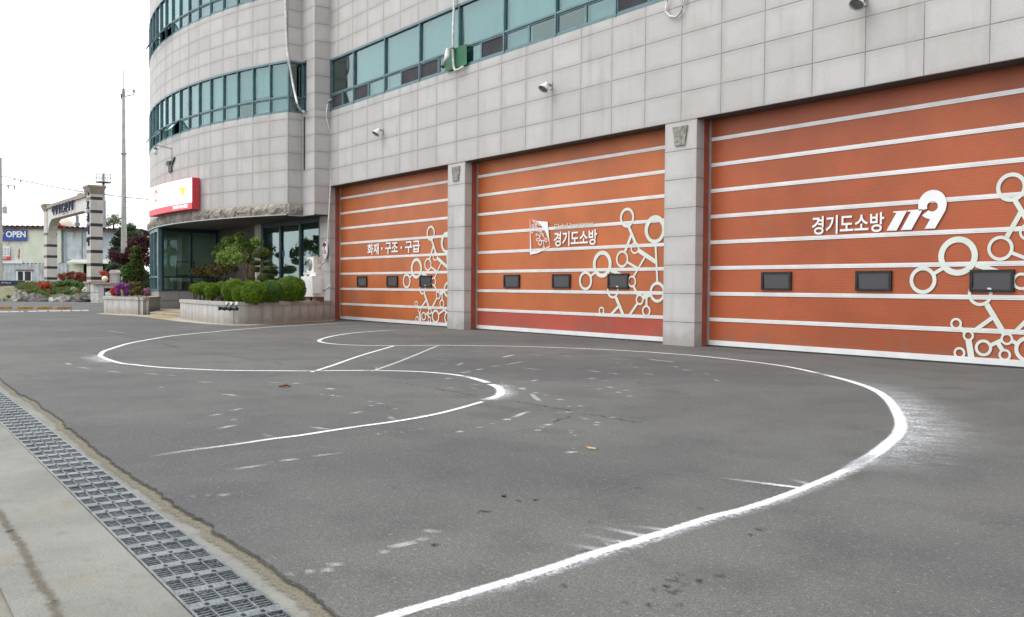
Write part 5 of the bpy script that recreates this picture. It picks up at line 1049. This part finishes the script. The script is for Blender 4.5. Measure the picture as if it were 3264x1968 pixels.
# boulders along the road
RK = [(-12, 24, 955, 984, 'rock', 'grey boulder at the left edge of the photo behind a yellow parking stop'), (36, 94, 940, 984, 'rock', 'broad speckled grey boulder second from the left'), (92, 152, 945, 983, 'rock_dark', 'rounded brownish boulder with a pale top'), (148, 190, 954, 984, 'rock_pale', 'pointed whitish boulder between two grey ones'), (176, 236, 948, 983, 'rock', 'flat grey boulder right of the whitish one'), (228, 290, 944, 974, 'rock_dark', 'dark boulder beside the white stone block post'), (243, 276, 962, 986, 'rock_pale', 'small white boulder below the dark one'), (108, 140, 943, 962, 'rock_pale', 'small pale stone lying on top of the rounded boulder'), (220, 248, 918, 938, 'rock', 'grey stone among the shrubs before the gateway'), (262, 284, 920, 936, 'rock_pale', 'pale stone at the foot of the right gateway pillar')]
for i, (a, b, t, u, mt, lab) in enumerate(RK):
    D = 59.9 if u > 965 else 63.5; c = dep((a+b)/2, (t+u)/2, D); k = FPX/D; mb = MB(); mb.blob(c, ((b-a)/2/k*1.12, (b-a)/2/k*.85, (u-t)/2/k*1.25), i*7+3, .48, 2.0, 14); tag(mb.build('boulder', mt, loc=(c[0], c[1], 0)), lab, 'boulder', 'boulders along the road')
for i, (a, b) in enumerate(((-30, 36), (56, 102), (118, 163), (180, 225))):
    p, q = onz(a, 986.5), onz(b, 985.5); e = (q-p); L = np.linalg.norm(e); e /= L; nn = np.array((-e[1], e[0], 0)); mb = MB()
    mb.prism([(-.09, 0), (.09, 0), (.05, .11), (-.05, .11)], p, nn, EZ, e, L)
    tag(mb.build('parking_stop', 'yellow', loc=p), ('worn yellow parking stop at the left edge of the photo', 'worn yellow parking stop under the broad speckled boulder', 'worn yellow parking stop under the rounded brownish boulder', 'worn yellow parking stop under the flat grey boulder')[i], 'parking stop', 'yellow parking stops in a row')
mb = MB()
for a, b, y in ((-20, 30, 996), (34, 62, 995.5), (66, 76, 995), (90, 118, 994.5), (122, 152, 993.5), (158, 196, 993), (200, 225, 992.5), (232, 258, 992), (262, 284, 991.5)):
    p, q = onz(a, y, .004), onz(b, y-.4, .004); p2, q2 = onz(b-3, y-3.2, .004), onz(a-3, y-2.8, .004); mb.face([p, q, p2, q2])
struct(mb.build('parking_marking', plain('worn_white_paint', (.50, .50, .49), .8, 0, 2.5, .35, .5)), 'stuff')
# gateway arch
A0_, B0_ = at(290, 64, 0), at(150, 76, 0); av = B0_-A0_; SPAN = np.linalg.norm(av[:2]); av = np.array((av[0], av[1], 0))/SPAN; bv = np.array((av[1], -av[0], 0)); bv = bv if np.dot(bv, AR) > 0 else -bv
gt = thing('gateway_arch', (A0_+B0_)/2+np.array((0, 0, .8)), 'stone gateway arch with black banded pillars and navy lettering on its beam', 'gateway')
zcap = zat(290, 586, 64); zpl = zat(290, 893, 64)
LA, LB = 1.25, .80
for O, k in ((A0_, 0), (B0_-av*0, 1)):
    zt_ = zcap-(.30 if k else 0); mb = MB(); o = O+np.array((0, 0, .2)); oo = o if not k else o
    mb.obox(oo, av, bv, LA, LB, zt_-.75-.2); mb.obox(oo-av*.12-bv*.12, av, bv, LA+.24, LB+.24, zpl-.45, 2); mb.obox(oo-av*.2-bv*.2+np.array((0, 0, zpl-.45)), av, bv, LA+.4, LB+.4, .14, 2); pz = zt_-.75
    pc_ = []
    for d, z in ((0, pz), (.08, pz+.20), (.18, pz+.46), (.22, pz+.52), (.22, pz+.64)):
        pc_.append([oo*(1, 1, 0)+av*(x0*(LA+2*d)-d)+bv*(y0*(LB+2*d)-d)+np.array((0, 0, z)) for x0, y0 in ((0, 0), (1, 0), (1, 1), (0, 1))])
    for r0, r1 in zip(pc_, pc_[1:]): mb.shared(r0+r1, [(i, (i+1) % 4, (i+1) % 4+4, i+4) for i in range(4)], 2, False)
    mb.face(pc_[-1], 2)
    pl_ = mb.build('pillar', ['arch_stone', 'arch_pale', 'arch_brown'], gt); mb = MB()
    for y in ((632.5, 674.5, 717, 759.5, 802, 844, 887.5) if not k else (746.5, 783, 818, 853, 888)):
        z = zat(290 if not k else 150, y, 64 if not k else 76); mb = MB(); mb.obox(oo*(1, 1, 0)-av*.006-bv*.006+np.array((0, 0, z-.11)), av, bv, LA+.012, LB+.012, .22); mb.build('black_band', 'black_stone', pl_)

bz0, bz1 = 6.62, zcap-.86; mb = MB(); L0, L1 = LA, SPAN; poly = [(L0, bz1), (L0, bz0-.55), (L0+.25, bz0-.3), (L0+.8, bz0-.08), (L0+1.5, bz0), (L1-2.0, bz0), (L1-1.3, bz0-.12), (L1-.6, bz0-.5), (L1-.2, bz0-.95), (L1, bz0-1.45), (L1, bz1)]
mb.prism(poly, A0_*(1, 1, 0)+bv*(.06), av, EZ, bv, LB-.12, 0); mb.obox(A0_*(1, 1, 0)+av*LA-bv*.08+np.array((0, 0, bz1)), av, bv, SPAN-LA, LB+.16, .28, 1)
mb.obox(A0_*(1, 1, 0)+av*(LA+2.6)+bv*.1+np.array((0, 0, bz1+.28)), av, bv, .8, .3, .2, 1); bm_ = mb.build('beam', ['arch_pale', 'arch_brown'], gt)
GLY = {'a': (((0, 0, .12, 1)), (.5, .1, .12, .9)), }
def glyph(mb, o, e, nrm, w_, h_, k):
    st = [((0, .8, .9, .15), (.1, .35, .15, .5), (.6, .3, .15, .5), (.75, 0, .16, 1)), ((.75, 0, .16, 1), (.05, .45, .5, .14), (.05, .45, .14, .45), (.05, .8, .5, .14)), ((.05, .5, .45, .14), (.05, .5, .14, .45), (.4, .5, .14, .45), (.75, .0, .16, 1), (.6, .5, .2, .14)), ((.1, .8, .8, .14), (.4, .1, .16, .8), (0, .05, 1, .15)), ((.1, .05, .7, .14), (.1, .05, .14, .4), (.75, 0, .16, 1), (.1, .55, .45, .14))][k % 5]
    for a, b, c, d in st: mb.obox(o+e*a*w_+np.array((0, 0, b*h_)), e, nrm, c*w_, .10, d*h_)
mb = MB(); o = A0_*(1, 1, 0); fz = bz0+.22; fn = -bv
for i in range(7): mb = MB(); glyph(mb, o+av*(SPAN-2.6-i*1.12)+bv*.06+fn*.10+np.array((0, 0, fz)), -av, fn, .85, .78, i); mb.build('lettering', 'navy', bm_)
for i, y in enumerate((612, 655, 695, 735, 772)): mb = MB(); glyph(mb, o+av*.92+fn*.0+np.array((0, 0, zat(283, y+13, 64.5))), -av, fn, .6, .62, i+2); mb.build('lettering', 'navy', gt)
# stone block post, low wall and globe lamp, lantern post
sw = thing('entrance_wall', at(300, 57, 0), 'low granite entrance wall with white stone blocks and a dark opening', 'wall'); DW = 57.0; kk_ = FPX/DW
def fbox(px0, px1, py0, py1, D, dpth, mt, nm, par, z0=None):
    p, q = dep(px0, py1, D), dep(px1, py1, D); zz = zat(px0, py0, D); e = (q-p)*(1, 1, 0); L = np.linalg.norm(e); e /= L; nrm = np.array((-e[1], e[0], 0)); zb = p[2] if z0 is None else z0
    mb = MB(); mb.obox((p[0], p[1], zb), e, nrm, L, dpth, zz-zb); return mb.build(nm, mt, par)
for r in range(3):
    for c in range(2): fbox(288+13.6*c+.4*(2-r)*0+r*.8*(1-c), 301+13.6*c, 908+26.5*r, 933+26.5*r, DW, .5, 'white_tile', 'stone_block', sw, None)
fbox(316, 331, 906, 986, DW-.2, .6, 'arch_stone', 'pier', sw, 0); fbox(288, 374, 900, 906.5, DW-.4, .9, 'arch_brown', 'coping', sw); fbox(331, 374, 906.6, 919, DW-.2, .6, 'arch_stone', 'lintel', sw); fbox(331, 374, 919, 990, DW+.1, .3, 'dark', 'opening', sw, 0)
c = dep(334.3, 889.5, 57); gl = thing('globe_lamp', c-np.array((0, 0, .2)), 'cream globe lamp on the coping of the low entrance wall', 'lamp'); mb = MB(); mb.blob(c, (.185,)*3, 0, 0, 1, 14); mb.build('globe', 'globe', gl); mb = MB(); mb.tube([c-np.array((0, 0, .24)), c-np.array((0, 0, .15))], .09, 10); mb.build('base', 'galv', gl)
hp = thing('hoop_rail', at(345, 55, .6), 'low striped hoop rail in front of the dark opening', 'rail'); mb = MB()
for i in range(7): a = 336+i*2.6; mb.tube([dep(a, 948, 55), dep(a+.2, 934+abs(i-3)*.9-2, 55), dep(a+9, 927+abs(i-3)*.3, 55), dep(a+11, 948, 55)], .025, 5)
mb.build('hoops', 'white_tile', hp)
lp = thing('stone_post', at(361, 60, .8), 'stacked stone post with a chamfered cap behind the low wall', 'post')
for i in range(5): fbox(349, 372, 872+i*7.6, 879.2+i*7.6, 60, .45, 'arch_stone', 'stone_course', lp)
fbox(349.3, 371.7, 872, 912, 60.02, .40, 'rock_dark', 'core', lp, .3); mb = MB(); p, q = dep(347, 872, 59.9), dep(374, 872, 59.9); e = (q-p)*(1, 1, 0); L = np.linalg.norm(e); e /= L; nn = np.array((-e[1], e[0], 0)); mb.prism([(0, 0), (L, 0), (L, .10), (L*.8, .24), (L*.2, .24), (0, .10)], p, e, EZ, nn, .55); mb.build('cap', 'arch_stone', lp)
# poles, antenna mast, wires
def upole(px, ptop, D, r0, r1, zb, label):
    t = thing('utility_pole', at(px, D, zb), label, 'utility pole'); zt = zat(px, ptop, D); p = at(px, D, zb); mb = MB(); mb.tube([p, (p[0], p[1], zt)], [r0, r1], 14); mb.build('shaft', 'concrete_pole', t); return t, p, zt
up, p, zt = upole(395.5, 300, 75, .28, .115, .3, 'tall pale concrete utility pole with a thin rod on top'); D = 75
mb = MB(); mb.tube([(p[0], p[1], zt-.3), (p[0], p[1], zt+.35)], [.14, .11], 10); mb.tube([(p[0], p[1], zt+.3), (p[0], p[1], zat(400, 229, D))], .03, 6); mb.build('top_rod', 'pole_grey', up)
for sx, y0, y1, dx in ((1, 312, 302, 28), (-1, 322, 316, -12)):
    a, b, c = dep(399, y0, D), dep(399+dx, y1, D), dep(399+dx, y1-14, D); a[:2] = p[:2]; mb = MB(); mb.tube([a, b, c], .045, 6); mb.tube([c-(0, 0, .22), c+(0, 0, .05)], .075, 8, 1); mb.build('insulator_arm', ['pole_grey', 'bronze'], up)
mb = MB(); z = zat(395, 492, D); mb.tube([(p[0], p[1], z-.05), (p[0], p[1], z+.05)], .25, 10); mb.build('clamp', 'pole_grey', up); mb = MB()
for y in np.arange(500, 700, 18):
    z = zat(395, y, D); a = np.array((p[0], p[1], z)); mb.tube([a, a+AR*(.42 if int(y/18) % 2 else .36)], .014, 5)
mb.build('climbing_peg', 'pole_grey', up)
up2, p2, zt2 = upole(2, 505, 85, .20, .17, .9, 'grey utility pole with a transformer at the left edge of the photo'); D2 = 85
mb = MB()
for y, x1 in ((590, 49), (560, 8)): mb.tube([np.array((p2[0], p2[1], zat(2, y, D2))), dep(x1, y+3, D2)], .04, 6)
mb.build('crossarm', 'pole_grey', up2)
for x, y0, y1 in ((26, 591, 605), (46.5, 592, 606), (47, 570, 576), (65.5, 575, 582)):
    mb = MB(); a, b = dep(x, y0, D2), dep(x, y1, D2); mb.tube([a, a*.5+b*.5, b], [.07, .06, .03], 8); mb.build('insulator', 'pole_grey', up2)
c0, c1 = dep(16, 681, D2), dep(16, 660, D2); mb = MB(); mb.tube([c0, c1], .19, 12); mb.tube([c1, c1+(0, 0, .32)], .05, 6); mb.tube([c0*.3+c1*.7, (p2[0], p2[1], c0[2]*.3+c1[2]*.7)], .03, 5); mb.build('transformer', 'galv', up2)
am = thing('antenna_mast', at(331, 105, 1), 'slim grey mast with a round railed basket behind the gateway', 'mast'); D = 105; p = at(331, D, 1); mb = MB(); zt = zat(331, 556, D); mb.tube([p, (p[0], p[1], zat(331, 640, D)), (p[0], p[1], zat(331, 641, D)), (p[0], p[1], zt)], [.30, .26, .16, .13], 10); mb.tube([(p[0], p[1], zt), (p[0], p[1], zat(334, 495, D))], .02, 5); mb.build('shaft', 'pole_grey', am)
mb = MB(); R_ = .85; z0_, z1_ = zat(331, 583, D), zat(331, 556, D)
for z, r in ((z0_, .05), (z1_, .03), ((z0_+z1_)/2, .03)):
    mb.tube([(p[0]+R_*math.cos(q), p[1]+R_*math.sin(q), z) for q in np.linspace(0, 2*math.pi, 17)], r, 5)
for q in np.linspace(0, 2*math.pi, 9)[:-1]: mb.tube([(p[0]+R_*math.cos(q), p[1]+R_*math.sin(q), z0_), (p[0]+R_*math.cos(q), p[1]+R_*math.sin(q), z1_)], .03, 5)
mb.lathe([(0, 0), (R_, 0), (R_, .06), (0, .06)], (p[0], p[1], z0_), n=16); mb.build('basket', 'pole_grey', am)
p3 = at(247, 115, 1); mb = MB(); mb.tube([p3, (p3[0], p3[1], zat(247, 688, 115))], [.25, .2], 10); mb.tube([(p3[0], p3[1], zat(247, 716, 115)-.2), (p3[0], p3[1], zat(247, 716, 115)+.2)], .35, 10); tag(mb.build('utility_pole', 'pole_grey', loc=p3), 'distant grey pole seen through the gateway arch', 'utility pole')
def wire(a, b, sag, r, label):
    mb = MB(); mb.tube([a+(b-a)*t-np.array((0, 0, sag*4*t*(1-t))) for t in np.linspace(0, 1, 16)], r, 5, 0, False); tag(mb.build('overhead_wire', 'wire', loc=a), label, 'wire', 'overhead wires')
wire(dep(9, 561, D2), dep(520, 640, 72), .3, .035, 'thick overhead wire from the left pole to behind the fire station'); wire(dep(2, 507, D2), dep(400, 330, 75), .5, .018, 'thin overhead wire between the two utility poles')
wire(dep(66, 578, D2), dep(430, 620, 90), .4, .022, 'thin overhead wire below the thick one'); wire(dep(2, 690, D2), dep(-150, 700, 70), .2, .01, 'low overhead wire at the left pole')
# the street behind the viewer, seen mirrored in the entrance glass
for i, (x, y) in enumerate(((-24, -18.5), (-44, -24.5), (-66, -32))):
    t = thing('utility_pole', (x, y, 0), ('street pole behind the viewer nearest to the drain', 'street pole behind the viewer in the middle', 'street pole behind the viewer farthest away')[i], 'utility pole'); mb = MB(); mb.tube([(x, y, 0), (x, y, 11)], [.2, .13], 10); mb.build('shaft', 'concrete_pole', t)
    mb = MB(); [mb.tube([(x-.9, y+1.0, z), (x+.9, y-1.0, z)], .05, 6) for z in (8.2, 9.6, 10.5)]; mb.build('crossarm', 'pole_grey', t)
for z, d in ((10.5, .9), (10.5, -.9), (9.6, .5), (8.2, .9), (8.2, -.5), (6.6, 0), (5.4, 0)):
    wire(np.array((-10-d, -15.5+d*.5, z)), np.array((-66-d, -33+d*.5, z)), .5, .03, 'street wire behind the viewer')
# sheds
def corr(par, nm, px0, px1, py0, py1, D, mt, amp=.035, pitch=.35, off=0.0):
    p, q = dep(px0, py1, D), dep(px1, py1, D); z1_, z0_ = zat((px0+px1)/2, py0, D), zat((px0+px1)/2, py1, D); e = (q-p)*(1, 1, 0); L = np.linalg.norm(e); e /= L; nn = np.array((e[1], -e[0], 0)); mb = MB(); n = max(1, int(L/pitch)); row = []
    if amp:
        for i in range(n):
            for t, d in ((0, 0), (.35, 0), (.5, amp), (.85, amp)): row.append(p*(1, 1, 0)+e*(i+t)*L/n+nn*(d+off))
    row.append(p*(1, 1, 0)+nn*off) if not amp else None; row.append(p*(1, 1, 0)+e*L+nn*off); k = len(row)
    fr = [r+np.array((0, 0, z)) for z in (z0_, z1_) for r in row]; mb.shared(fr, [(i, i+1, k+i+1, k+i) for i in range(k-1)], 0, False)
    bk = [r-nn*.12+np.array((0, 0, z)) for z in (z0_, z1_) for r in (row[0], row[-1])]; mb.shared(bk, [(0, 1, 3, 2)], 0, False)
    return mb.build(nm, mt, par)
DS_ = 95; s1 = thing('corrugated_shed', at(40, DS_, 1), 'two-storey corrugated shed with rusty white and pale green panels left of the gateway', 'shed'); s2 = thing('corrugated_shed', at(320, DS_, 1), 'grey-blue corrugated shed with a cream awning behind the gateway', 'shed')
corr(s1, 'upper_wall', -260, 72, 722, 836, DS_, 'rusty'); corr(s1, 'upper_panel', 72, 196, 722, 840, DS_, 'cream_sheet', 0, .35, .05); corr(s1, 'lower_wall', -260, 216, 838, 950, DS_, 'blue_sheet', .045, .42, .0)
fbox(-260, 70, 829, 838, DS_-.25, .3, 'white_paint', 'gutter', s1); fbox(70, 196, 839, 842, DS_-.1, .12, 'roof_sheet', 'flashing', s1)
def roof(par, px0, y0, px1, y1, D, over, mt='roof_sheet'):
    p, q = dep(px0, y0, D), dep(px1, y1, D); e = q-p; L = np.linalg.norm(e); e /= L; bk = np.array((AF[0], AF[1], 0)); n = int(L/.55); mb = MB(); prof = []
    for i in range(n):
        for t, d in ((0, 0), (.3, .0), (.45, .14), (.85, .14)): prof.append(p+e*(i+t)*L/n+np.array((0, 0, d)))
    a = [x-bk*over for x in prof]; b = [x+bk*7+np.array((0, 0, -.35)) for x in prof]; k = len(prof); mb.shared(a+b, [(i, i+1, k+i+1, k+i) for i in range(k-1)], 0, False)
    mb.obox(p-bk*over*.9-np.array((0, 0, .22)), e, bk, L, .06, .2); mb.build('roof', mt, par)
roof(s1, -260, 721, 200, 725, DS_, .5); roof(s2, 195, 726, 462, 736, DS_, .6)
for D_ in (DS_+6.5,):
    fbox(-260, 216, 728, 950, D_, .1, 'grey_sheet', 'back_wall', s1); fbox(196, 460, 742, 950, D_, .1, 'grey_sheet', 'back_wall', s2)
corr(s2, 'upper_wall', 196, 455, 729, 842, DS_+.3, 'grey_sheet', .03, .5); corr(s2, 'sliding_door', 216, 262, 742, 828, DS_+.3, 'blue_sheet', 0, 1, .12); corr(s2, 'lower_wall', 214, 266, 838, 950, DS_+.1, 'cream_sheet', 0, 1); fbox(266, 455, 840, 950, DS_+1.5, .1, 'dark', 'opening', s2); fbox(180, 216, 842, 945, DS_, .2, 'blue_sheet', 'lower_wall', s2)
p, q = dep(213, 835, DS_-1.0), dep(356, 836, DS_-1.0); mb = MB(); bk = np.array((AF[0], AF[1], 0)); mb.hexa([p-(0, 0, .18), q-(0, 0, .18), q+bk*1.4+(0, 0, .2), p+bk*1.4+(0, 0, .2), p, q, q+bk*1.4+(0, 0, .35), p+bk*1.4+(0, 0, .35)]); mb.build('awning', 'cream_sheet', s2)
wd = fbox(52, 103, 863, 899, DS_-.12, .12, 'white_paint', 'window', s1); wo_ = []
for a, b in ((57, 73), (79, 98)): fbox(a, b, 866, 895.5, DS_-.14, .03, 'screen', 'pane', s1).name = 'window_pane'
fbox(50, 105, 860, 863, DS_-.25, .25, 'roof_sheet', 'window_hood', s1)
for ch in list(s1.children):
    if ch.name.startswith('window_pane'): ch.parent = wd; ch.name = 'pane'
bn = thing('banner', at(20, DS_-.3, zat(40, 768, DS_)), 'blue cloth banner reading OPEN in white on the shed wall', 'banner'); fbox(-70, 86, 732.5, 767, DS_-.3, .02, 'banner', 'cloth', bn)
eb = dep(80, 760, DS_)-dep(20, 760, DS_); eb = eb*(1, 1, 0)/np.linalg.norm(eb[:2]); nb = np.array((eb[1], -eb[0], 0))
def btext(s, px0, px1, py0, py1, mt, par, D=DS_-.33, bold=.02):
    o = dep(px0, py1, D); r = dep(px1, py1, D); text(s, o, eb, EZ, nb, w=np.linalg.norm((r-o)[:2]), h=zat(px0, py0, D)-o[2], mat=mt, bold=bold, parent=par)
btext('OPEN', 19, 82, 737, 757, 'vinyl', bn, bold=.03); btext('장', -14, 13, 737, 760, 'bright_yellow', bn, bold=.04)
po = thing('poster', at(10, DS_-.3, zat(10, 830, DS_)), 'white poster with rows of blue letters and a red strip reading 391', 'poster'); fbox(-40, 31, 784, 818, DS_-.3, .02, 'white_paint', 'sheet', po); fbox(-40, 33, 817.5, 829, DS_-.31, .02, 'red_sign', 'red_strip', po); btext('391', 3, 20, 819, 827, 'white_paint', po)
mb = MB()
for c, x in enumerate((4, 13.5, 23)):
    for r in range(3): o = dep(x, 814-r*8.5, DS_-.33); glyph(mb, o, eb, nb*.02, .2, .19, c+r)
mb.build('lettering', 'blue', po)
tk = thing('tank', at(205, 112, 1), 'cream domed tank with a red and orange flame painted on it behind the shed roof', 'tank'); cT = dep(205, 745, 112); mb = MB(); mb.lathe([(1.28, -6), (1.28, .4), (1.15, 1.1), (.8, 1.62), (.35, 1.9), (0, 1.97)], cT, n=24); mb.build('dome', 'tank', tk)
bk = -np.array((AF[0], AF[1], 0)); rt = np.array((AR[0], AR[1], 0)); mb = MB()
def flame(L, d, m): mb.prism(L, cT+bk*d, rt, EZ, bk, .05, m)
flame([(-.45, .55), (-.2, 1.45), (.1, 1.25), (.35, .95), (.75, .95), (1.1, .55), (1.1, .2), (-.45, .2)], 1.28, 0); flame([(-.55, .2), (-.5, .85), (-.28, 1.2), (-.1, .6), (-.05, .2)], 1.34, 1); flame([(0, .3), (.2, .7), (.36, 1.0), (.5, .6), (.5, .3)], 1.34, 1); mb.build('flame', ['fire_red', 'fire_orange'], tk)
tr_ = thing('truck', at(10, 72, .7), 'small truck with a navy blue bed seen end-on at the left edge of the photo', 'truck'); fbox(-45, 46.5, 894.5, 911, 72, 1.6, 'navy', 'bed', tr_); fbox(-40, 40, 911, 923, 72.2, 1.2, 'black_metal', 'chassis', tr_); fbox(-45, 47, 893.6, 895.4, 71.95, 1.7, 'pole_grey', 'rail', tr_)
for a in (-2, -34): c = dep(a, 931, 71.9); mb = MB(); mb.lathe([(0, -.12), (.30, -.12), (.36, -.05), (.36, .1), (.2, .12), (0, .1)], c, rt, 18); mb.build('wheel', 'rubber', tr_)
mb = MB(); o = dep(4, 904.5, 71.94)
for i in range(5): glyph(mb, o+eb*.16*i, eb, nb*.1, .12, .13, i)
mb.build('lettering', 'white_paint', tr_)
# garden plants and trees
def gb(nm, lab, cat, D, L, mat, n, ls, zb, trunk=None, inner=.45, core='leaf_dark', group=None): return blobs(nm, lab, cat, D, L, mat, n, ls, zb, trunk, inner, -1, group, core)
gb('azalea_bush', 'vivid red azalea on the grass behind the boulders', 'azalea', 64, [(141, 912, 38, 24), (128, 908, 16, 18), (154, 922, 20, 22), (150, 906, 18, 14)], 'fl_red', 800, .05, .7, [(((140, 938), (141, 915)), .04)])
gb('red_shrub', 'rust-red shrub left in the gap of the gateway', 'shrub', 69, [(195, 880, 26, 22), (215, 876, 30, 20), (232, 872, 20, 16), (205, 892, 36, 22), (226, 888, 24, 20)], 'fl_rust', 420, .06, .9, None, .3, None)
gb('red_shrub', 'rust-red shrub beside the right gateway pillar', 'shrub', 69.5, [(252, 876, 28, 24), (266, 880, 24, 24), (244, 888, 26, 22), (262, 894, 30, 24)], 'fl_rust', 420, .06, .9, None, .3, None)
gb('red_shrub', 'scarlet shrub behind the globe lamp', 'shrub', 60, [(330, 873, 22, 20), (340, 882, 22, 30), (322, 868, 16, 12), (336, 894, 22, 16)], 'fl_red', 420, .05, .8, None, .3, None)
gb('green_shrub', 'green shrub below the rust-red ones in the gateway gap', 'shrub', 66.5, [(190, 908, 40, 26), (215, 905, 44, 30), (240, 908, 40, 28), (262, 912, 34, 24), (205, 922, 60, 18), (176, 928, 30, 16), (245, 924, 50, 18)], 'leaf_green', 380, .06, .8)
gb('green_shrub', 'low green shrub left of the vivid red azalea', 'shrub', 64, [(116, 928, 26, 16), (126, 920, 18, 14), (108, 932, 16, 10)], 'fl_brown', 500, .05, .7)
gb('green_shrub', 'tuft of green shrub behind the whitish boulder', 'shrub', 63, [(220, 932, 26, 20), (212, 940, 20, 16), (170, 934, 24, 12)], 'leaf_green', 500, .05, .7)
gb('green_shrub', 'green weeds beside the white stone block post', 'shrub', 60, [(236, 968, 22, 22), (282, 972, 14, 22), (246, 976, 16, 14)], 'leaf_green', 500, .05, .2)
gb('green_shrub', 'green weeds growing between the left boulders', 'shrub', 60.2, [(95, 970, 8, 16), (68, 944, 16, 8), (30, 946, 22, 8)], 'leaf_green', 500, .05, .3)
gb('green_shrub', 'long strip of grass tufts along the top of the boulders', 'grass tufts', 62.5, [(x, 946+(i*7) % 5, 22, 10) for i, x in enumerate(range(-20, 270, 17))], 'leaf_green', 700, .05, .5, None, .2, None)
gb('green_shrub', 'yellowish grass tufts behind the boulders near the truck', 'grass tufts', 66, [(x, 938+(i*5) % 7, 24, 9) for i, x in enumerate(range(-20, 180, 21))], 'fl_brown', 600, .05, .7, None, .2, None)
gb('maple_tree', 'dark red maple tree between the pole and the fire station', 'tree', 66, [(370, 818, 52, 36), (400, 822, 60, 40), (435, 770, 60, 34), (460, 790, 46, 50), (445, 812, 50, 40), (385, 840, 50, 26), (430, 845, 60, 40), (470, 830, 34, 50), (455, 760, 40, 22), (415, 800, 40, 28), (475, 770, 30, 30), (360, 805, 30, 22)], 'leaf_maple', 300, .085, .6, [(((425, 930), (425, 870), (400, 820)), .10), (((425, 880), (445, 820), (455, 775)), .07)], .25, None)
gb('pine_tree', 'dark broad pine tree behind the utility pole', 'tree', 84, [(412, 728, 50, 34), (425, 748, 60, 40), (385, 742, 44, 36), (372, 772, 40, 34), (405, 775, 60, 44), (435, 775, 44, 40), (362, 798, 30, 26), (395, 808, 70, 50), (425, 812, 60, 50), (380, 840, 60, 50)], 'leaf_pine', 260, .11, .8, [(((405, 930), (408, 800), (412, 740)), .16)], .35)
gb('far_tree', 'pale hazy tree far off behind the antenna mast', 'tree', 125, [(355, 705, 40, 34), (372, 700, 36, 36), (342, 715, 26, 24), (388, 712, 24, 26), (362, 690, 22, 16)], 'leaf_pale', 260, .13, 1, [(((362, 770), (362, 700)), .15)], .1, None)
gb('far_tree', 'dark shrubby tree in the shade under the maple', 'tree', 63, [(362, 850, 44, 30), (345, 862, 26, 26), (385, 866, 50, 36), (420, 880, 60, 40), (460, 880, 40, 50), (472, 905, 36, 46), (440, 912, 40, 40), (400, 905, 40, 40)], 'leaf_pine', 300, .07, .6, None, .3)
